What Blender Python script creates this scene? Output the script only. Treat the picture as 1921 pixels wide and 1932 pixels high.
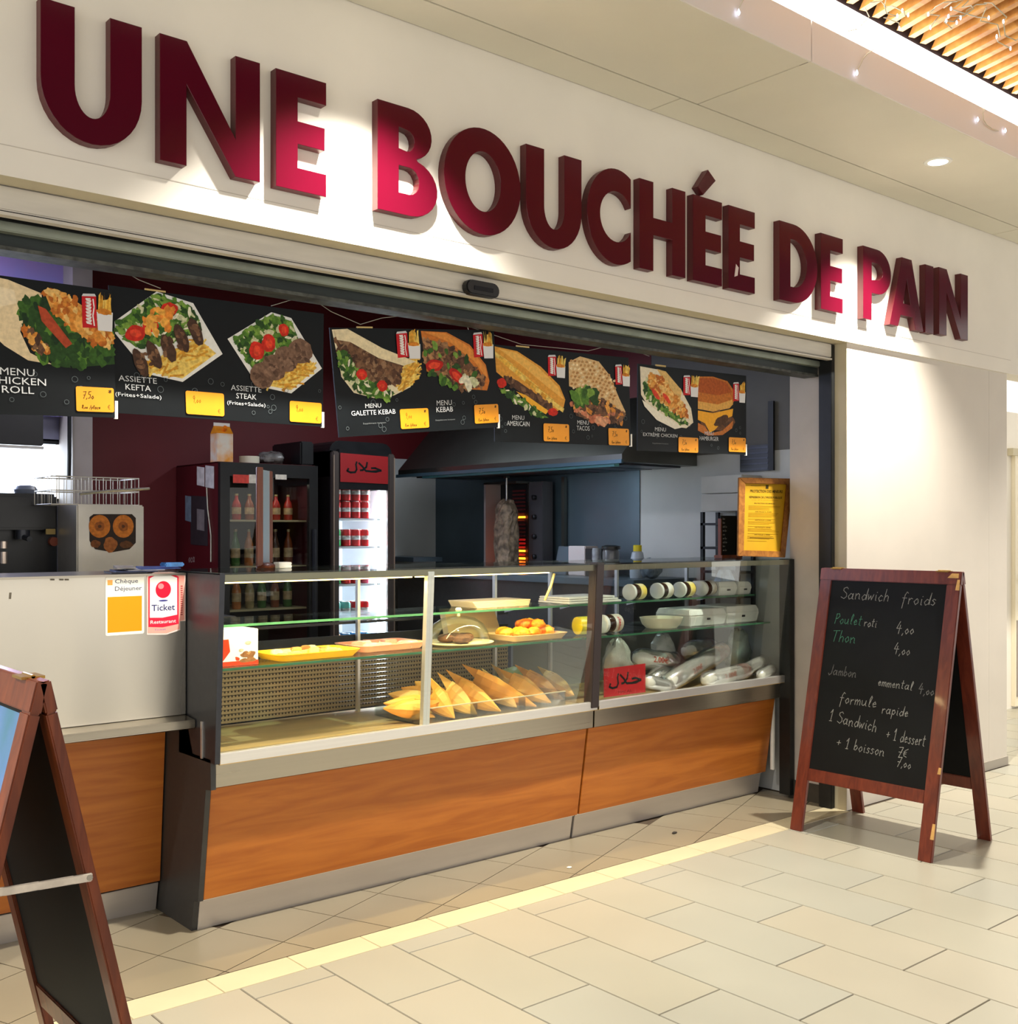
import bpy, bmesh, math, random
from mathutils import Vector, Matrix
random.seed(7)
SC = bpy.context.scene
COL = SC.collection
for _o in list(bpy.data.objects):
    bpy.data.objects.remove(_o)

# ---------------------------------------------------------------- camera
F, ANG, V0, CX, EYE = 2086.0, math.radians(49.69), 1004.0, 960.5, 1.48
FW = Vector((math.cos(ANG), math.sin(ANG), 0)); RT = Vector((math.sin(ANG), -math.cos(ANG), 0))
cam = bpy.data.cameras.new('camera'); camo = bpy.data.objects.new('camera', cam); COL.objects.link(camo)
camo.location = (0, 0, EYE); camo.rotation_euler = (math.pi/2, 0, ANG-math.pi/2)
cam.sensor_fit = 'HORIZONTAL'; cam.sensor_width = 36; cam.lens = 36*F/1921; cam.shift_y = (V0-966)/1921
cam.clip_start = .05; cam.clip_end = 100
SC.camera = camo

# ---------------------------------------------------------------- world, exposure, large lights
wd = bpy.data.worlds.new('mall_air'); SC.world = wd; wd.use_nodes = True
wd.node_tree.nodes['Background'].inputs[0].default_value = (1.0, .955, .89, 1)
wd.node_tree.nodes['Background'].inputs[1].default_value = .93
SC.view_settings.view_transform = 'Standard'; SC.view_settings.look = 'None'
SC.view_settings.gamma = 1; SC.view_settings.use_curve_mapping = False
SC.view_settings.exposure = .75

def light(name, kind, loc, energy, col=(1, 1, 1), size=.1, size_y=None, target=None, spot=None, blend=.5):
    l = bpy.data.lights.new(name, kind); l.energy = energy; l.color = col
    if kind == 'AREA':
        l.shape = 'RECTANGLE' if size_y else 'SQUARE'; l.size = size
        if size_y: l.size_y = size_y
    else:
        l.shadow_soft_size = size
    if spot: l.spot_size = math.radians(spot); l.spot_blend = blend
    o = bpy.data.objects.new(name, l); COL.objects.link(o); o.location = loc
    d = Vector(target)-Vector(loc) if target else Vector((0, 0, -1))
    o.rotation_euler = d.to_track_quat('-Z', 'Y').to_euler()
    return o
# broad fill added over the walkway in place of unseen mall lamps
light('mall_fill_light', 'AREA', (3.2, -2.6, 4.6), 80, (1, .95, .88), 7, 4)
light('mall_fill_light', 'AREA', (9.5, -1.2, 4.6), 70, (1, .95, .88), 5, 3)
# recessed downlights in the soffit (one shows in the frame); they graze the fascia
for lx in (-1.05, 2.08, 5.205, 8.33):
    light('downlight_lamp', 'SPOT', (lx, 2.824, 3.30), 330, (1, .94, .84), .03, spot=104, blend=.7)
# shop interior: unseen tubes, and a cold fill added to brighten the lilac wall
light('unseen_shop_light', 'AREA', (4.2, 5.6, 2.66), 10, (.80, .90, 1.0), .25, 1.2)
light('unseen_shop_light', 'AREA', (2.6, 4.9, 2.66), 9, (.98, .95, 1.0), .25, 1.2)
light('unseen_shop_light', 'AREA', (1.3, 6.3, 3.30), 16, (.72, .74, 1.0), .3, 1.0)
light('window_daylight', 'AREA', (1.2, 6.4, 2.2), 14, (.62, .72, 1.0), .7, .7, target=(1.6, 4.6, 1.3))

# ---------------------------------------------------------------- pixel -> place
def ray(u, v): return FW + RT*((u-CX)/F) + Vector((0, 0, (V0-v)/F))
CAM = Vector((0, 0, EYE))
def PY(u, v, y): d = ray(u, v); return CAM + d*(y/d.y)
def PX(u, v, x): d = ray(u, v); return CAM + d*(x/d.x)
def PZ(u, v, z): d = ray(u, v); return CAM + d*((z-EYE)/d.z)

# ---------------------------------------------------------------- materials
def lin(c):
    return tuple(((x/255)/12.92 if x <= 10 else (((x/255)+.055)/1.055)**2.4) for x in c)
MC = {}
def mat(name, col, rough=.5, metal=0, spec=.5, var=0, scale=8, stretch=(1, 1, 1), bump=0, col2=None, alpha=None,
        emit=0, coat=0, detail=4, trans=0, rvar=0, world=False):
    if name in MC: return MC[name]
    m = bpy.data.materials.new(name); m.use_nodes = True; MC[name] = m
    nt = m.node_tree; b = nt.nodes['Principled BSDF']; L = nt.links.new
    c = lin(col)
    b.inputs['Base Color'].default_value = (*c, 1); b.inputs['Roughness'].default_value = rough
    b.inputs['Metallic'].default_value = metal; b.inputs['Specular IOR Level'].default_value = spec
    if coat: b.inputs['Coat Weight'].default_value = coat; b.inputs['Coat Roughness'].default_value = .06
    if trans: b.inputs['Transmission Weight'].default_value = trans
    if emit: b.inputs['Emission Color'].default_value = (*c, 1); b.inputs['Emission Strength'].default_value = emit
    if alpha is not None: b.inputs['Alpha'].default_value = alpha
    if var or bump or col2 or rvar:
        tc = nt.nodes.new('ShaderNodeTexCoord'); mp = nt.nodes.new('ShaderNodeMapping'); mp.inputs['Scale'].default_value = stretch
        nz = nt.nodes.new('ShaderNodeTexNoise'); nz.inputs['Scale'].default_value = scale; nz.inputs['Detail'].default_value = detail
        geo = nt.nodes.new('ShaderNodeNewGeometry') if world else None
        L(geo.outputs['Position'] if world else tc.outputs['Object'], mp.inputs[0]); L(mp.outputs[0], nz.inputs['Vector'])
        if var or col2:
            rp = nt.nodes.new('ShaderNodeValToRGB')
            d = lin(col2) if col2 else tuple(x*(1-var) for x in c)
            e = c if col2 else tuple(min(1, x*(1+var*.6)) for x in c)
            rp.color_ramp.elements[0].color = (*d, 1); rp.color_ramp.elements[1].color = (*e, 1)
            rp.color_ramp.elements[0].position = .36; rp.color_ramp.elements[1].position = .66
            L(nz.outputs[0], rp.inputs[0]); L(rp.outputs[0], b.inputs['Base Color'])
        if rvar:
            mr = nt.nodes.new('ShaderNodeMapRange'); mr.inputs[3].default_value = max(.02, rough-rvar); mr.inputs[4].default_value = rough+rvar
            mr.inputs[1].default_value = .3; mr.inputs[2].default_value = .7
            L(nz.outputs[0], mr.inputs[0]); L(mr.outputs[0], b.inputs['Roughness'])
        if bump:
            bp = nt.nodes.new('ShaderNodeBump'); bp.inputs['Strength'].default_value = bump; bp.inputs['Distance'].default_value = .01
            L(nz.outputs[0], bp.inputs['Height']); L(bp.outputs[0], b.inputs['Normal'])
    return m
def glass(name, tint=(235, 245, 240), refl=1.0, rough=.0):
    if name in MC: return MC[name]
    m = bpy.data.materials.new(name); m.use_nodes = True; MC[name] = m
    nt = m.node_tree; nt.nodes.clear(); L = nt.links.new
    o = nt.nodes.new('ShaderNodeOutputMaterial'); mx = nt.nodes.new('ShaderNodeMixShader')
    t = nt.nodes.new('ShaderNodeBsdfTransparent'); t.inputs[0].default_value = (*lin(tint), 1)
    g = nt.nodes.new('ShaderNodeBsdfGlossy'); g.inputs['Roughness'].default_value = rough
    fr = nt.nodes.new('ShaderNodeFresnel'); fr.inputs[0].default_value = 1.45
    ml = nt.nodes.new('ShaderNodeMath'); ml.operation = 'MULTIPLY'; ml.inputs[1].default_value = refl
    L(fr.outputs[0], ml.inputs[0]); L(ml.outputs[0], mx.inputs[0]); L(t.outputs[0], mx.inputs[1]); L(g.outputs[0], mx.inputs[2]); L(mx.outputs[0], o.inputs[0])
    return m
def woodmat(name, c1, c2, stretch, scale=3.0, rough=.38, coat=0):
    if name in MC: return MC[name]
    m = mat(name, c1, rough, 0, .45, scale=scale, stretch=stretch, col2=c2, detail=7, coat=coat)
    for n in m.node_tree.nodes:
        if n.type == 'TEX_NOISE': n.inputs['Distortion'].default_value = 1.1
    return m
M_WALL = mat('cream_wall_paint', (232, 226, 214), .62, var=.03, scale=3)
M_PIER = mat('greige_wall_paint', (208, 200, 188), .6, var=.03, scale=3)
M_JAMB = mat('khaki_jamb_paint', (196, 186, 158), .6, var=.06, scale=5)
M_CEIL = mat('ceiling_panel_paint', (224, 219, 202), .55, var=.02, scale=3)
M_SHUT = mat('shutter_grey_metal', (206, 200, 188), .5, .1, var=.06, scale=4, stretch=(1.2, 1, 9))
M_BLACK = mat('matt_black_metal', (20, 22, 23), .45, .2, var=.3, scale=14)
M_DKGREEN = mat('blackish_green_paint', (26, 36, 35), .5, .1, var=.35, scale=6, stretch=(1, 1, 6))
M_SAGE = mat('sage_aluminium', (140, 146, 132), .42, .5, var=.15, scale=8)
M_STEEL = mat('brushed_steel', (182, 174, 158), .30, 1, var=.03, scale=3, stretch=(.35, 4, 30), rvar=.03)
M_STEELV = mat('brushed_steel_upright', (214, 208, 194), .30, 1, var=.03, scale=2.2, stretch=(2.2, 2, .12), rvar=.08, bump=.35, detail=1)
M_ALU = mat('satin_aluminium', (236, 234, 230), .38, .85, var=.03, scale=5, stretch=(.4, 2, 20))
M_KICK = mat('kick_plate_steel', (206, 200, 194), .42, .6, var=.06, scale=3, stretch=(.6, 2, 6))
M_CHAR = mat('charcoal_laminate', (52, 52, 52), .42, var=.1, scale=40)
M_DKMET = mat('dark_grey_metal', (58, 60, 66), .35, .5, var=.1, scale=30)
M_CHERRY = woodmat('cherry_laminate', (188, 112, 42), (164, 90, 30), (.55, 1, 6.5), 3.0)
M_REDW = woodmat('mahogany_frame', (116, 50, 32), (92, 36, 24), (7, 7, .8), 5, .36, .25)
M_ORGW = woodmat('orange_brown_frame', (124, 58, 26), (94, 40, 17), (7, 7, .8), 5, .4, .1)
M_CHALK = mat('chalkboard_black', (13, 15, 16), .6, 0, .2, var=.35, scale=4)
M_BURG = mat('glossy_burgundy', (78, 6, 26), .14, 0, .36, var=.08, scale=3)
M_BURGE = mat('burgundy_edge', (84, 22, 26), .4, var=.1, scale=10)
M_TILE = mat('mall_tile', (164, 160, 143), .30, 0, .5, var=.05, scale=1.6, detail=2, world=True)
M_TILE2 = mat('mall_tile_grey', (162, 160, 146), .30, 0, .5, var=.05, scale=1.6, detail=2, world=True)
M_TILE3 = mat('mall_tile_warm', (167, 161, 143), .30, 0, .5, var=.05, scale=1.6, detail=2, world=True)
M_STRIP = mat('cream_border_tile', (202, 190, 156), .32, var=.05, scale=4)
M_DIAG = mat('taupe_tile', (140, 130, 108), .30, var=.07, scale=2, detail=2, world=True)
M_GROUT = mat('brown_grout', (78, 64, 48), .85, var=.2, scale=30)
M_REDWALL = mat('dark_red_wall_paint', (100, 13, 20), .6, var=.08, scale=3)
M_WHITEWALL = mat('shop_white_wall', (196, 198, 196), .6, var=.05, scale=3)
M_GREYWALL = mat('shop_grey_panel', (118, 118, 112), .6, var=.06, scale=3)
M_PURPLE = mat('lilac_light_tint', (178, 140, 196), .6, var=.12, scale=2, col2=(150, 146, 214))  # violet light falling on this wall, put into its colour
M_DARKSTEEL = mat('blue_grey_steel_cladding', (92, 108, 118), .42, .6, var=.12, scale=2)
M_HOOD = mat('hood_steel', (112, 112, 106), .3, .95, var=.1, scale=4)
M_WHITE = mat('white_plastic', (236, 236, 230), .4, var=.02)
M_FOAM = mat('white_foam', (240, 238, 226), .6, var=.04, scale=60)
M_PAPER = mat('white_paper', (236, 232, 222), .7, var=.04, scale=30)
M_BLACKP = mat('black_plastic', (17, 17, 19), .35, var=.2, scale=20)
M_GLASS = glass('clear_case_glass', (252, 254, 253), .28)
M_GLASS2 = glass('fridge_glass', (248, 251, 250), .6)
M_SHELF = glass('shelf_glass', (242, 250, 246), .7)
M_GREENEDGE = mat('green_glass_edge', (62, 112, 80), .15, 0, .6, var=.12, scale=20)
M_PLASTIC = glass('clear_plastic', (250, 251, 248), .55, .08)
M_BOARD = mat('printed_black_panel', (12, 17, 20), .5, 0, .2, var=.25, scale=5)
M_YEL = mat('yellow_price_card', (236, 152, 8), .5, var=.06, scale=12)
M_SLAT = woodmat('pale_pine_slat', (228, 172, 92), (192, 128, 58), (3, 3, 3), 3, .5)
M_DKVOID = mat('dark_plum_ceiling', (66, 54, 58), .7, var=.1)
M_WIRE = mat('wire_steel', (178, 172, 160), .35, .8, var=.1, scale=40)
M_CLEARWIRE = mat('pale_cable', (196, 192, 168), .4, var=.1, scale=40)

# ---------------------------------------------------------------- mesh builder
ORG = {}
class G:
    def __init__(s): s.v = []; s.f = []; s.m = []; s.cm = 0
    def add(s, vs, fs):
        n = len(s.v); s.v += [Vector(p) for p in vs]
        for f in fs: s.f.append(tuple(i+n for i in f)); s.m.append(s.cm)
        return s
    def mi(s, i): s.cm = i; return s
    def box(s, a, b):
        x0, y0, z0 = [min(p, q) for p, q in zip(a, b)]; x1, y1, z1 = [max(p, q) for p, q in zip(a, b)]
        return s.hexa([(x0, y0, z0), (x1, y0, z0), (x1, y1, z0), (x0, y1, z0), (x0, y0, z1), (x1, y0, z1), (x1, y1, z1), (x0, y1, z1)])
    def hexa(s, p): return s.add(p, [(3, 2, 1, 0), (4, 5, 6, 7), (0, 1, 5, 4), (1, 2, 6, 5), (2, 3, 7, 6), (3, 0, 4, 7)])
    def bar(s, p, q, w, h, up=(0, 0, 1)):
        p = Vector(p); q = Vector(q); d = (q-p).normalized(); sd = d.cross(Vector(up)).normalized(); u = sd.cross(d).normalized()
        a, b = sd*w/2, u*h/2
        return s.hexa([p-a-b, q-a-b, q+a-b, p+a-b, p-a+b, q-a+b, q+a+b, p+a+b])
    def prism(s, poly, d):
        n = len(poly); d = Vector(d); P = [Vector(p) for p in poly]
        return s.add(P+[p+d for p in P], [tuple(range(n-1, -1, -1)), tuple(range(n, 2*n))]+[(i, (i+1) % n, n+(i+1) % n, n+i) for i in range(n)])
    def lathe(s, c, prof, n=20, ax=(0, 0, 1), cap=True, sx=1.0):
        ax = Vector(ax).normalized(); t = Vector((1, 0, 0)) if abs(ax.x) < .9 else Vector((0, 1, 0))
        e1 = (t-ax*t.dot(ax)).normalized(); e2 = ax.cross(e1); c = Vector(c); vs = []; fs = []
        for r, h in prof:
            for k in range(n):
                a = 2*math.pi*k/n; vs.append(c+ax*h+(e1*math.cos(a)*sx+e2*math.sin(a))*r)
        m = len(prof)
        for j in range(m-1):
            for k in range(n): fs.append((j*n+k, j*n+(k+1) % n, (j+1)*n+(k+1) % n, (j+1)*n+k))
        if cap: fs.append(tuple(range(n-1, -1, -1))); fs.append(tuple(range((m-1)*n, m*n)))
        return s.add(vs, fs)
    def cyl(s, p, q, r, r2=None, n=14):
        p = Vector(p); q = Vector(q); return s.lathe(p, [(r, 0), (r if r2 is None else r2, (q-p).length)], n, q-p)
    def tube(s, pts, r, n=6):
        pts = [Vector(p) for p in pts]
        vs = []; fs = []; prev = None
        for i, p in enumerate(pts):
            d = (pts[min(i+1, len(pts)-1)]-pts[max(i-1, 0)]).normalized()
            t = prev if prev is not None else (Vector((0, 0, 1)) if abs(d.z) < .9 else Vector((1, 0, 0)))
            e1 = (t-d*t.dot(d)); e1 = e1.normalized() if e1.length > 1e-6 else d.orthogonal().normalized(); prev = e1; e2 = d.cross(e1)
            rr = r[i] if isinstance(r, (list, tuple)) else r
            for k in range(n):
                a = 2*math.pi*k/n; vs.append(p+(e1*math.cos(a)+e2*math.sin(a))*rr)
        for j in range(len(pts)-1):
            for k in range(n): fs.append((j*n+k, j*n+(k+1) % n, (j+1)*n+(k+1) % n, (j+1)*n+k))
        fs.append(tuple(range(n-1, -1, -1))); m = len(pts); fs.append(tuple(range((m-1)*n, m*n)))
        return s.add(vs, fs)
    def ell(s, c, r, nu=14, nv=8, ns=0, seed=0, rot=None, zmin=-1):
        rnd = random.Random(seed); c = Vector(c); r = Vector(r) if not isinstance(r, (int, float)) else Vector((r, r, r)); vs = []; fs = []
        R = Matrix.Rotation(rot[0], 3, rot[1]) if rot else Matrix.Identity(3)
        for j in range(nv+1):
            ph = -math.pi/2+math.pi*j/nv
            for k in range(nu):
                a = 2*math.pi*k/nu; q = 1+(rnd.random()-.5)*ns
                vs.append(c+R @ Vector((r.x*math.cos(ph)*math.cos(a)*q, r.y*math.cos(ph)*math.sin(a)*q, r.z*max(zmin, math.sin(ph))*q)))
        for j in range(nv):
            for k in range(nu): fs.append((j*nu+k, j*nu+(k+1) % nu, (j+1)*nu+(k+1) % nu, (j+1)*nu+k))
        return s.add(vs, fs)
    def build(s, name, mats, parent=None, bevel=0, smooth=None, seg=2, loc=None):
        me = bpy.data.meshes.new(name)
        if not isinstance(mats, (list, tuple)): mats = [mats]
        if parent is not None: off = ORG[parent.name]
        else:
            if loc is None:
                lo = Vector([min(p[i] for p in s.v) for i in range(3)]); hi = Vector([max(p[i] for p in s.v) for i in range(3)])
                loc = Vector(((lo.x+hi.x)/2, (lo.y+hi.y)/2, lo.z))
            off = Vector(loc)
        me.from_pydata([tuple(p-off) for p in s.v], [], s.f)
        for m in mats: me.materials.append(m)
        for p, i in zip(me.polygons, s.m): p.material_index = i
        if bevel:
            bm = bmesh.new(); bm.from_mesh(me); bmesh.ops.remove_doubles(bm, verts=bm.verts, dist=1e-6)
            bmesh.ops.bevel(bm, geom=list(bm.edges), offset=bevel, segments=seg, affect='EDGES', clamp_overlap=True); bm.to_mesh(me); bm.free()
        if smooth is None: smooth = bool(bevel)
        if smooth:
            me.polygons.foreach_set('use_smooth', [True]*len(me.polygons)); me.set_sharp_from_angle(angle=math.radians(38))
        me.update()
        o = bpy.data.objects.new(name, me); COL.objects.link(o)
        if parent is not None: o.parent = parent
        else: o.location = off
        ORG[o.name] = Vector(off)
        return o
def tag(o, label=None, cat=None, group=None, kind=None):
    if label: o['label'] = label
    if cat: o['category'] = cat
    if group: o['group'] = group
    if kind: o['kind'] = kind
    return o
def thing(name, label, cat, loc, group=None):
    o = bpy.data.objects.new(name, None); COL.objects.link(o); o.location = loc; o.empty_display_size = .05
    ORG[o.name] = Vector(loc); return tag(o, label, cat, group)
def dup(root, delta, label=None, group=None):
    r = root.copy(); COL.objects.link(r); r.location = Vector(root.location)+Vector(delta); ORG[r.name] = ORG[root.name]+Vector(delta)
    if label: r['label'] = label
    if group: r['group'] = group
    for ch in list(root.children):
        c = ch.copy(); COL.objects.link(c); c.parent = r; ORG[c.name] = ORG[r.name]
        for g in list(ch.children):
            d = g.copy(); COL.objects.link(d); d.parent = c; ORG[d.name] = ORG[r.name]
    return r
def bx(name, a, b, m, parent=None, bevel=0): return G().box(a, b).build(name, m, parent, bevel)
def struct(o): o['kind'] = 'structure'; return o

# ---------------------------------------------------------------- flat print on a planar quad
TXT = {}
def text2d(s, bold=0.0):
    k = (s, bold)
    if k in TXT: return TXT[k]
    cu = bpy.data.curves.new('t', 'FONT'); cu.body = s; cu.resolution_u = 2; cu.offset = bold; cu.size = 1
    o = bpy.data.objects.new('t', cu); COL.objects.link(o)
    dg = bpy.context.evaluated_depsgraph_get(); me = bpy.data.meshes.new_from_object(o.evaluated_get(dg))
    vs = [(p.co.x, p.co.y) for p in me.vertices]; fs = [tuple(p.vertices) for p in me.polygons]
    bpy.data.objects.remove(o); bpy.data.curves.remove(cu); bpy.data.meshes.remove(me)
    if not vs: vs = [(0, 0), (0, 0), (0, 0)]; fs = []
    x0 = min(p[0] for p in vs); x1 = max(p[0] for p in vs); y0 = min(p[1] for p in vs); y1 = max(p[1] for p in vs)
    r = ([((x-x0)/(x1-x0+1e-9), (y-y0)/(y1-y0+1e-9)) for x, y in vs], fs, (x1-x0)/(y1-y0+1e-9)); TXT[k] = r; return r
GLY = {  # single-stroke handwriting, unit cap height
 'S': [[(.5,.85),(.35,1),(.1,.9),(.1,.7),(.45,.45),(.5,.2),(.3,0),(0,.15)]], 'a': [[(.4,.4),(.2,.5),(.02,.25),(.15,0),(.35,.1),(.42,.5),(.42,.05),(.52,.02)]],
 'n': [[(0,.48),(.05,0)],[(.04,.3),(.2,.5),(.34,.4),(.36,.05),(.44,.02)]], 'd': [[(.38,.4),(.18,.48),(.02,.22),(.15,0),(.36,.12),(.42,1),(.42,.05)]],
 'w': [[(0,.48),(.08,.02),(.22,.38),(.34,.02),(.46,.5)]], 'i': [[(.08,.48),(.1,.04),(.18,.02)],[(.1,.68),(.12,.72)]], 'c': [[(.34,.4),(.18,.5),(.02,.25),(.16,0),(.36,.1)]],
 'h': [[(.05,1),(.03,0)],[(.04,.3),(.2,.5),(.34,.38),(.36,0)]], 'f': [[(.38,.9),(.25,1),(.15,.75),(.14,-.35)],[(0,.5),(.34,.5)]], 'r': [[(.02,.48),(.06,0)],[(.05,.3),(.18,.48),(.3,.44)]],
 'o': [[(.2,.5),(.02,.25),(.18,0),(.36,.2),(.28,.46),(.2,.5)]], 's': [[(.3,.42),(.14,.5),(.06,.38),(.28,.18),(.18,0),(0,.06)]], 'P': [[(.08,1),(.04,0)],[(.02,.9),(.3,1),(.42,.75),(.2,.5),(.06,.5)]],
 'u': [[(0,.48),(.05,.1),(.18,.02),(.34,.2),(.36,.5)],[(.36,.5),(.38,.05),(.46,.02)]], 'l': [[(.1,.2),(.24,.85),(.16,1),(.08,.7),(.1,.05),(.22,.02)]], 'e': [[(.04,.25),(.32,.3),(.2,.5),(.04,.3),(.14,.02),(.36,.1)]],
 't': [[(.14,.9),(.12,.08),(.26,.02)],[(0,.6),(.3,.62)]], 'T': [[(0,.95),(.55,1)],[(.28,.98),(.24,0)]], 'J': [[(.4,1),(.36,.1),(.15,-.1),(0,.1)]], 'm': [[(0,.48),(.04,0)],[(.04,.3),(.16,.5),(.24,.36),(.25,0)],[(.25,.3),(.38,.5),(.46,.36),(.48,0)]],
 'b': [[(.06,1),(.04,.05)],[(.04,.25),(.2,.48),(.36,.25),(.2,0),(.04,.08)]], 'p': [[(.02,.48),(.04,-.4)],[(.03,.35),(.2,.5),(.34,.25),(.18,.02),(.04,.15)]], '1': [[(0,.7),(.18,1),(.16,0)],[(.02,0),(.3,0)]],
 '+': [[(0,.4),(.4,.42)],[(.2,.62),(.2,.2)]], '4': [[(.22,1),(.02,.4),(.46,.42)],[(.3,.7),(.28,-.05)]], ',': [[(.08,.05),(.02,-.15)]], '0': [[(.18,.45),(.02,.22),(.16,0),(.32,.2),(.18,.45)]],
 '7': [[(0,.95),(.42,1),(.16,0)],[(.06,.5),(.36,.52)]], '5': [[(.4,1),(.08,.95),(.06,.6),(.34,.55),(.34,.1),(.04,.02)]], '8': [[(.2,.5),(.04,.75),(.2,1),(.36,.75),(.04,.25),(.2,0),(.36,.25),(.2,.5)]],
 '9': [[(.36,.7),(.2,.5),(.04,.75),(.2,1),(.36,.7),(.28,0)]], '/': [[(0,-.1),(.3,1)]], 'E': [[(.4,.9),(.1,.7),(.08,.2),(.38,.1)],[(0,.55),(.3,.57)],[(0,.38),(.28,.4)]], '*': [[(0,.4),(.4,.7)],[(0,.7),(.4,.4)],[(.2,.8),(.2,.3)]]}
class Print:
    """thin layered ink on a planar quad (tl, tr, br, bl), unit coordinates with y up"""
    def __init__(s, quad, lift=.0006, step=.000012):
        s.q = [Vector(p) for p in quad]; tl, tr, br, bl = s.q
        s.n = (br-bl).cross(tl-bl).normalized()
        if s.n.dot(CAM-tl) < 0: s.n = -s.n
        s.g = G(); s.mats = []; s.k = 0; s.lift = lift; s.step = step; s.fr = (0, 0, 1, 1)
        s.asp = (tr-tl).length/(tl-bl).length
    def frame(s, x0, y0, x1, y1): s.fr = (x0, y0, x1, y1); return s
    def pt(s, x, y):
        a, b, c, d = s.fr; x = a+(c-a)*x; y = b+(d-b)*y
        tl, tr, br, bl = s.q
        return (tl*(1-x)+tr*x)*y+(bl*(1-x)+br*x)*(1-y)+s.n*(s.lift+s.k*s.step)
    def mt(s, col, var=.18, sc=70):
        m = col if not isinstance(col, tuple) else mat('ink_%d_%d_%d%s' % (*col, '' if var else '_flat'), col, .5, 0, .2, var=var*1.6, scale=sc)
        if m not in s.mats: s.mats.append(m)
        s.g.cm = s.mats.index(m)
    def poly(s, pts, col, var=.18):
        s.mt(col, var); s.k += 1; s.g.add([s.pt(*p) for p in pts], [tuple(range(len(pts)))]); return s
    def rect(s, x0, y0, x1, y1, col, var=.0, r=0):
        if r:
            A = s.fr_aspect(); rx = r; ry = r*A; p = []
            for cx, cy, a0 in ((x1-rx, y1-ry, 0), (x0+rx, y1-ry, 90), (x0+rx, y0+ry, 180), (x1-rx, y0+ry, 270)):
                for k in range(5): a = math.radians(a0+22.5*k); p.append((cx+rx*math.cos(a), cy+ry*math.sin(a)))
            return s.poly(p, col, var)
        return s.poly([(x0, y0), (x1, y0), (x1, y1), (x0, y1)], col, var)
    def fr_aspect(s): a, b, c, d = s.fr; return s.asp*(c-a)/(d-b)
    def blob(s, cx, cy, rx, ry, col, rot=0, n=16, j=.10, var=.18):
        p = []; c, sn = math.cos(rot), math.sin(rot)
        for k in range(n):
            a = 2*math.pi*k/n; q = 1+(random.random()-.5)*2*j; x = rx*q*math.cos(a); y = ry*q*math.sin(a); p.append((cx+x*c-y*sn, cy+x*sn+y*c))
        return s.poly(p, col, var)
    def scatter(s, poly, n, size, cols, j=.25, el=1.6):
        xs = [p[0] for p in poly]; ys = [p[1] for p in poly]; c = 0; t = 0
        while c < n and t < n*20:
            t += 1; x = random.uniform(min(xs), max(xs)); y = random.uniform(min(ys), max(ys)); ins = False; m = len(poly)
            for i in range(m):
                (x1, y1), (x2, y2) = poly[i], poly[(i+1) % m]
                if (y1 > y) != (y2 > y) and x < (x2-x1)*(y-y1)/(y2-y1)+x1: ins = not ins
            if ins: c += 1; z = size*random.uniform(.6, 1.3); s.blob(x, y, z*el, z, random.choice(cols), random.uniform(0, 6.28), 12, j*.6)
        return s
    def line(s, pts, w, col, var=0):
        s.mt(col, var); s.k += 1; A = s.fr_aspect()
        for (x1, y1), (x2, y2) in zip(pts[:-1], pts[1:]):
            dx, dy = (x2-x1)*A, y2-y1; l = math.hypot(dx, dy) or 1e-6; nx, ny = -dy/l*w/2/A, dx/l*w/2; ex, ey = dx/l*w*.3/A, dy/l*w*.3
            s.g.add([s.pt(x1-ex+nx, y1-ey+ny), s.pt(x1-ex-nx, y1-ey-ny), s.pt(x2+ex-nx, y2+ey-ny), s.pt(x2+ex+nx, y2+ey+ny)], [(0, 1, 2, 3)])
        return s
    def ring(s, cx, cy, r, w, col, n=16):
        A = s.fr_aspect(); return s.line([(cx+r/A*math.cos(6.2832*k/n), cy+r*math.sin(6.2832*k/n)) for k in range(n+1)], w, col)
    def text(s, t, x, y, h, col, w=None, bold=0.0, center=True, slope=0):
        vs, fs, asp = text2d(t, bold); A = s.fr_aspect(); W = w if w else h*asp/A; x0 = x-W/2 if center else x
        s.mt(col, 0); s.k += 1; s.g.add([s.pt(x0+a*W, y+b*h+slope*a*W) for a, b in vs], fs); return s
    def hand(s, t, x, y, h, w, col, slope=0, sp=.14, shear=.15, squeeze=1.0):
        A = s.fr_aspect(); cx = x
        for ch in t:
            if ch == ' ': cx += h*.45/A*squeeze; continue
            g = GLY.get(ch)
            if not g: continue
            mx = max(p[0] for st in g for p in st); jy = random.uniform(-.04, .04)*h
            for st in g:
                q = []
                for i in range(len(st)-1):
                    for k in range(2): f = k/2; q.append((st[i][0]*(1-f)+st[i+1][0]*f, st[i][1]*(1-f)+st[i+1][1]*f))
                q.append(st[-1])
                s.line([(cx+(px+shear*py)*h/A*squeeze, y+jy+py*h+slope*(cx-x)) for px, py in q], w, col)
            cx += (mx+sp)*h/A*squeeze
        return s
    def build(s, name, parent): return s.g.build(name, s.mats, parent)
HALAL = [[(.08,.30),(.05,.14),(.14,.04),(.26,.08),(.30,.28),(.28,.62),(.30,.80)], [(.36,.74),(.46,.50),(.52,.28),(.56,.20)], [(.58,.82),(.56,.50),(.46,.26),(.40,.24)],
         [(.56,.22),(.70,.20),(.86,.26),(.96,.30)], [(.70,.44),(.80,.46),(.96,.32),(.82,.20),(.68,.20)]]
# ================================================================ SETTING
FY = 3.30                                            # shop front plane
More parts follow.
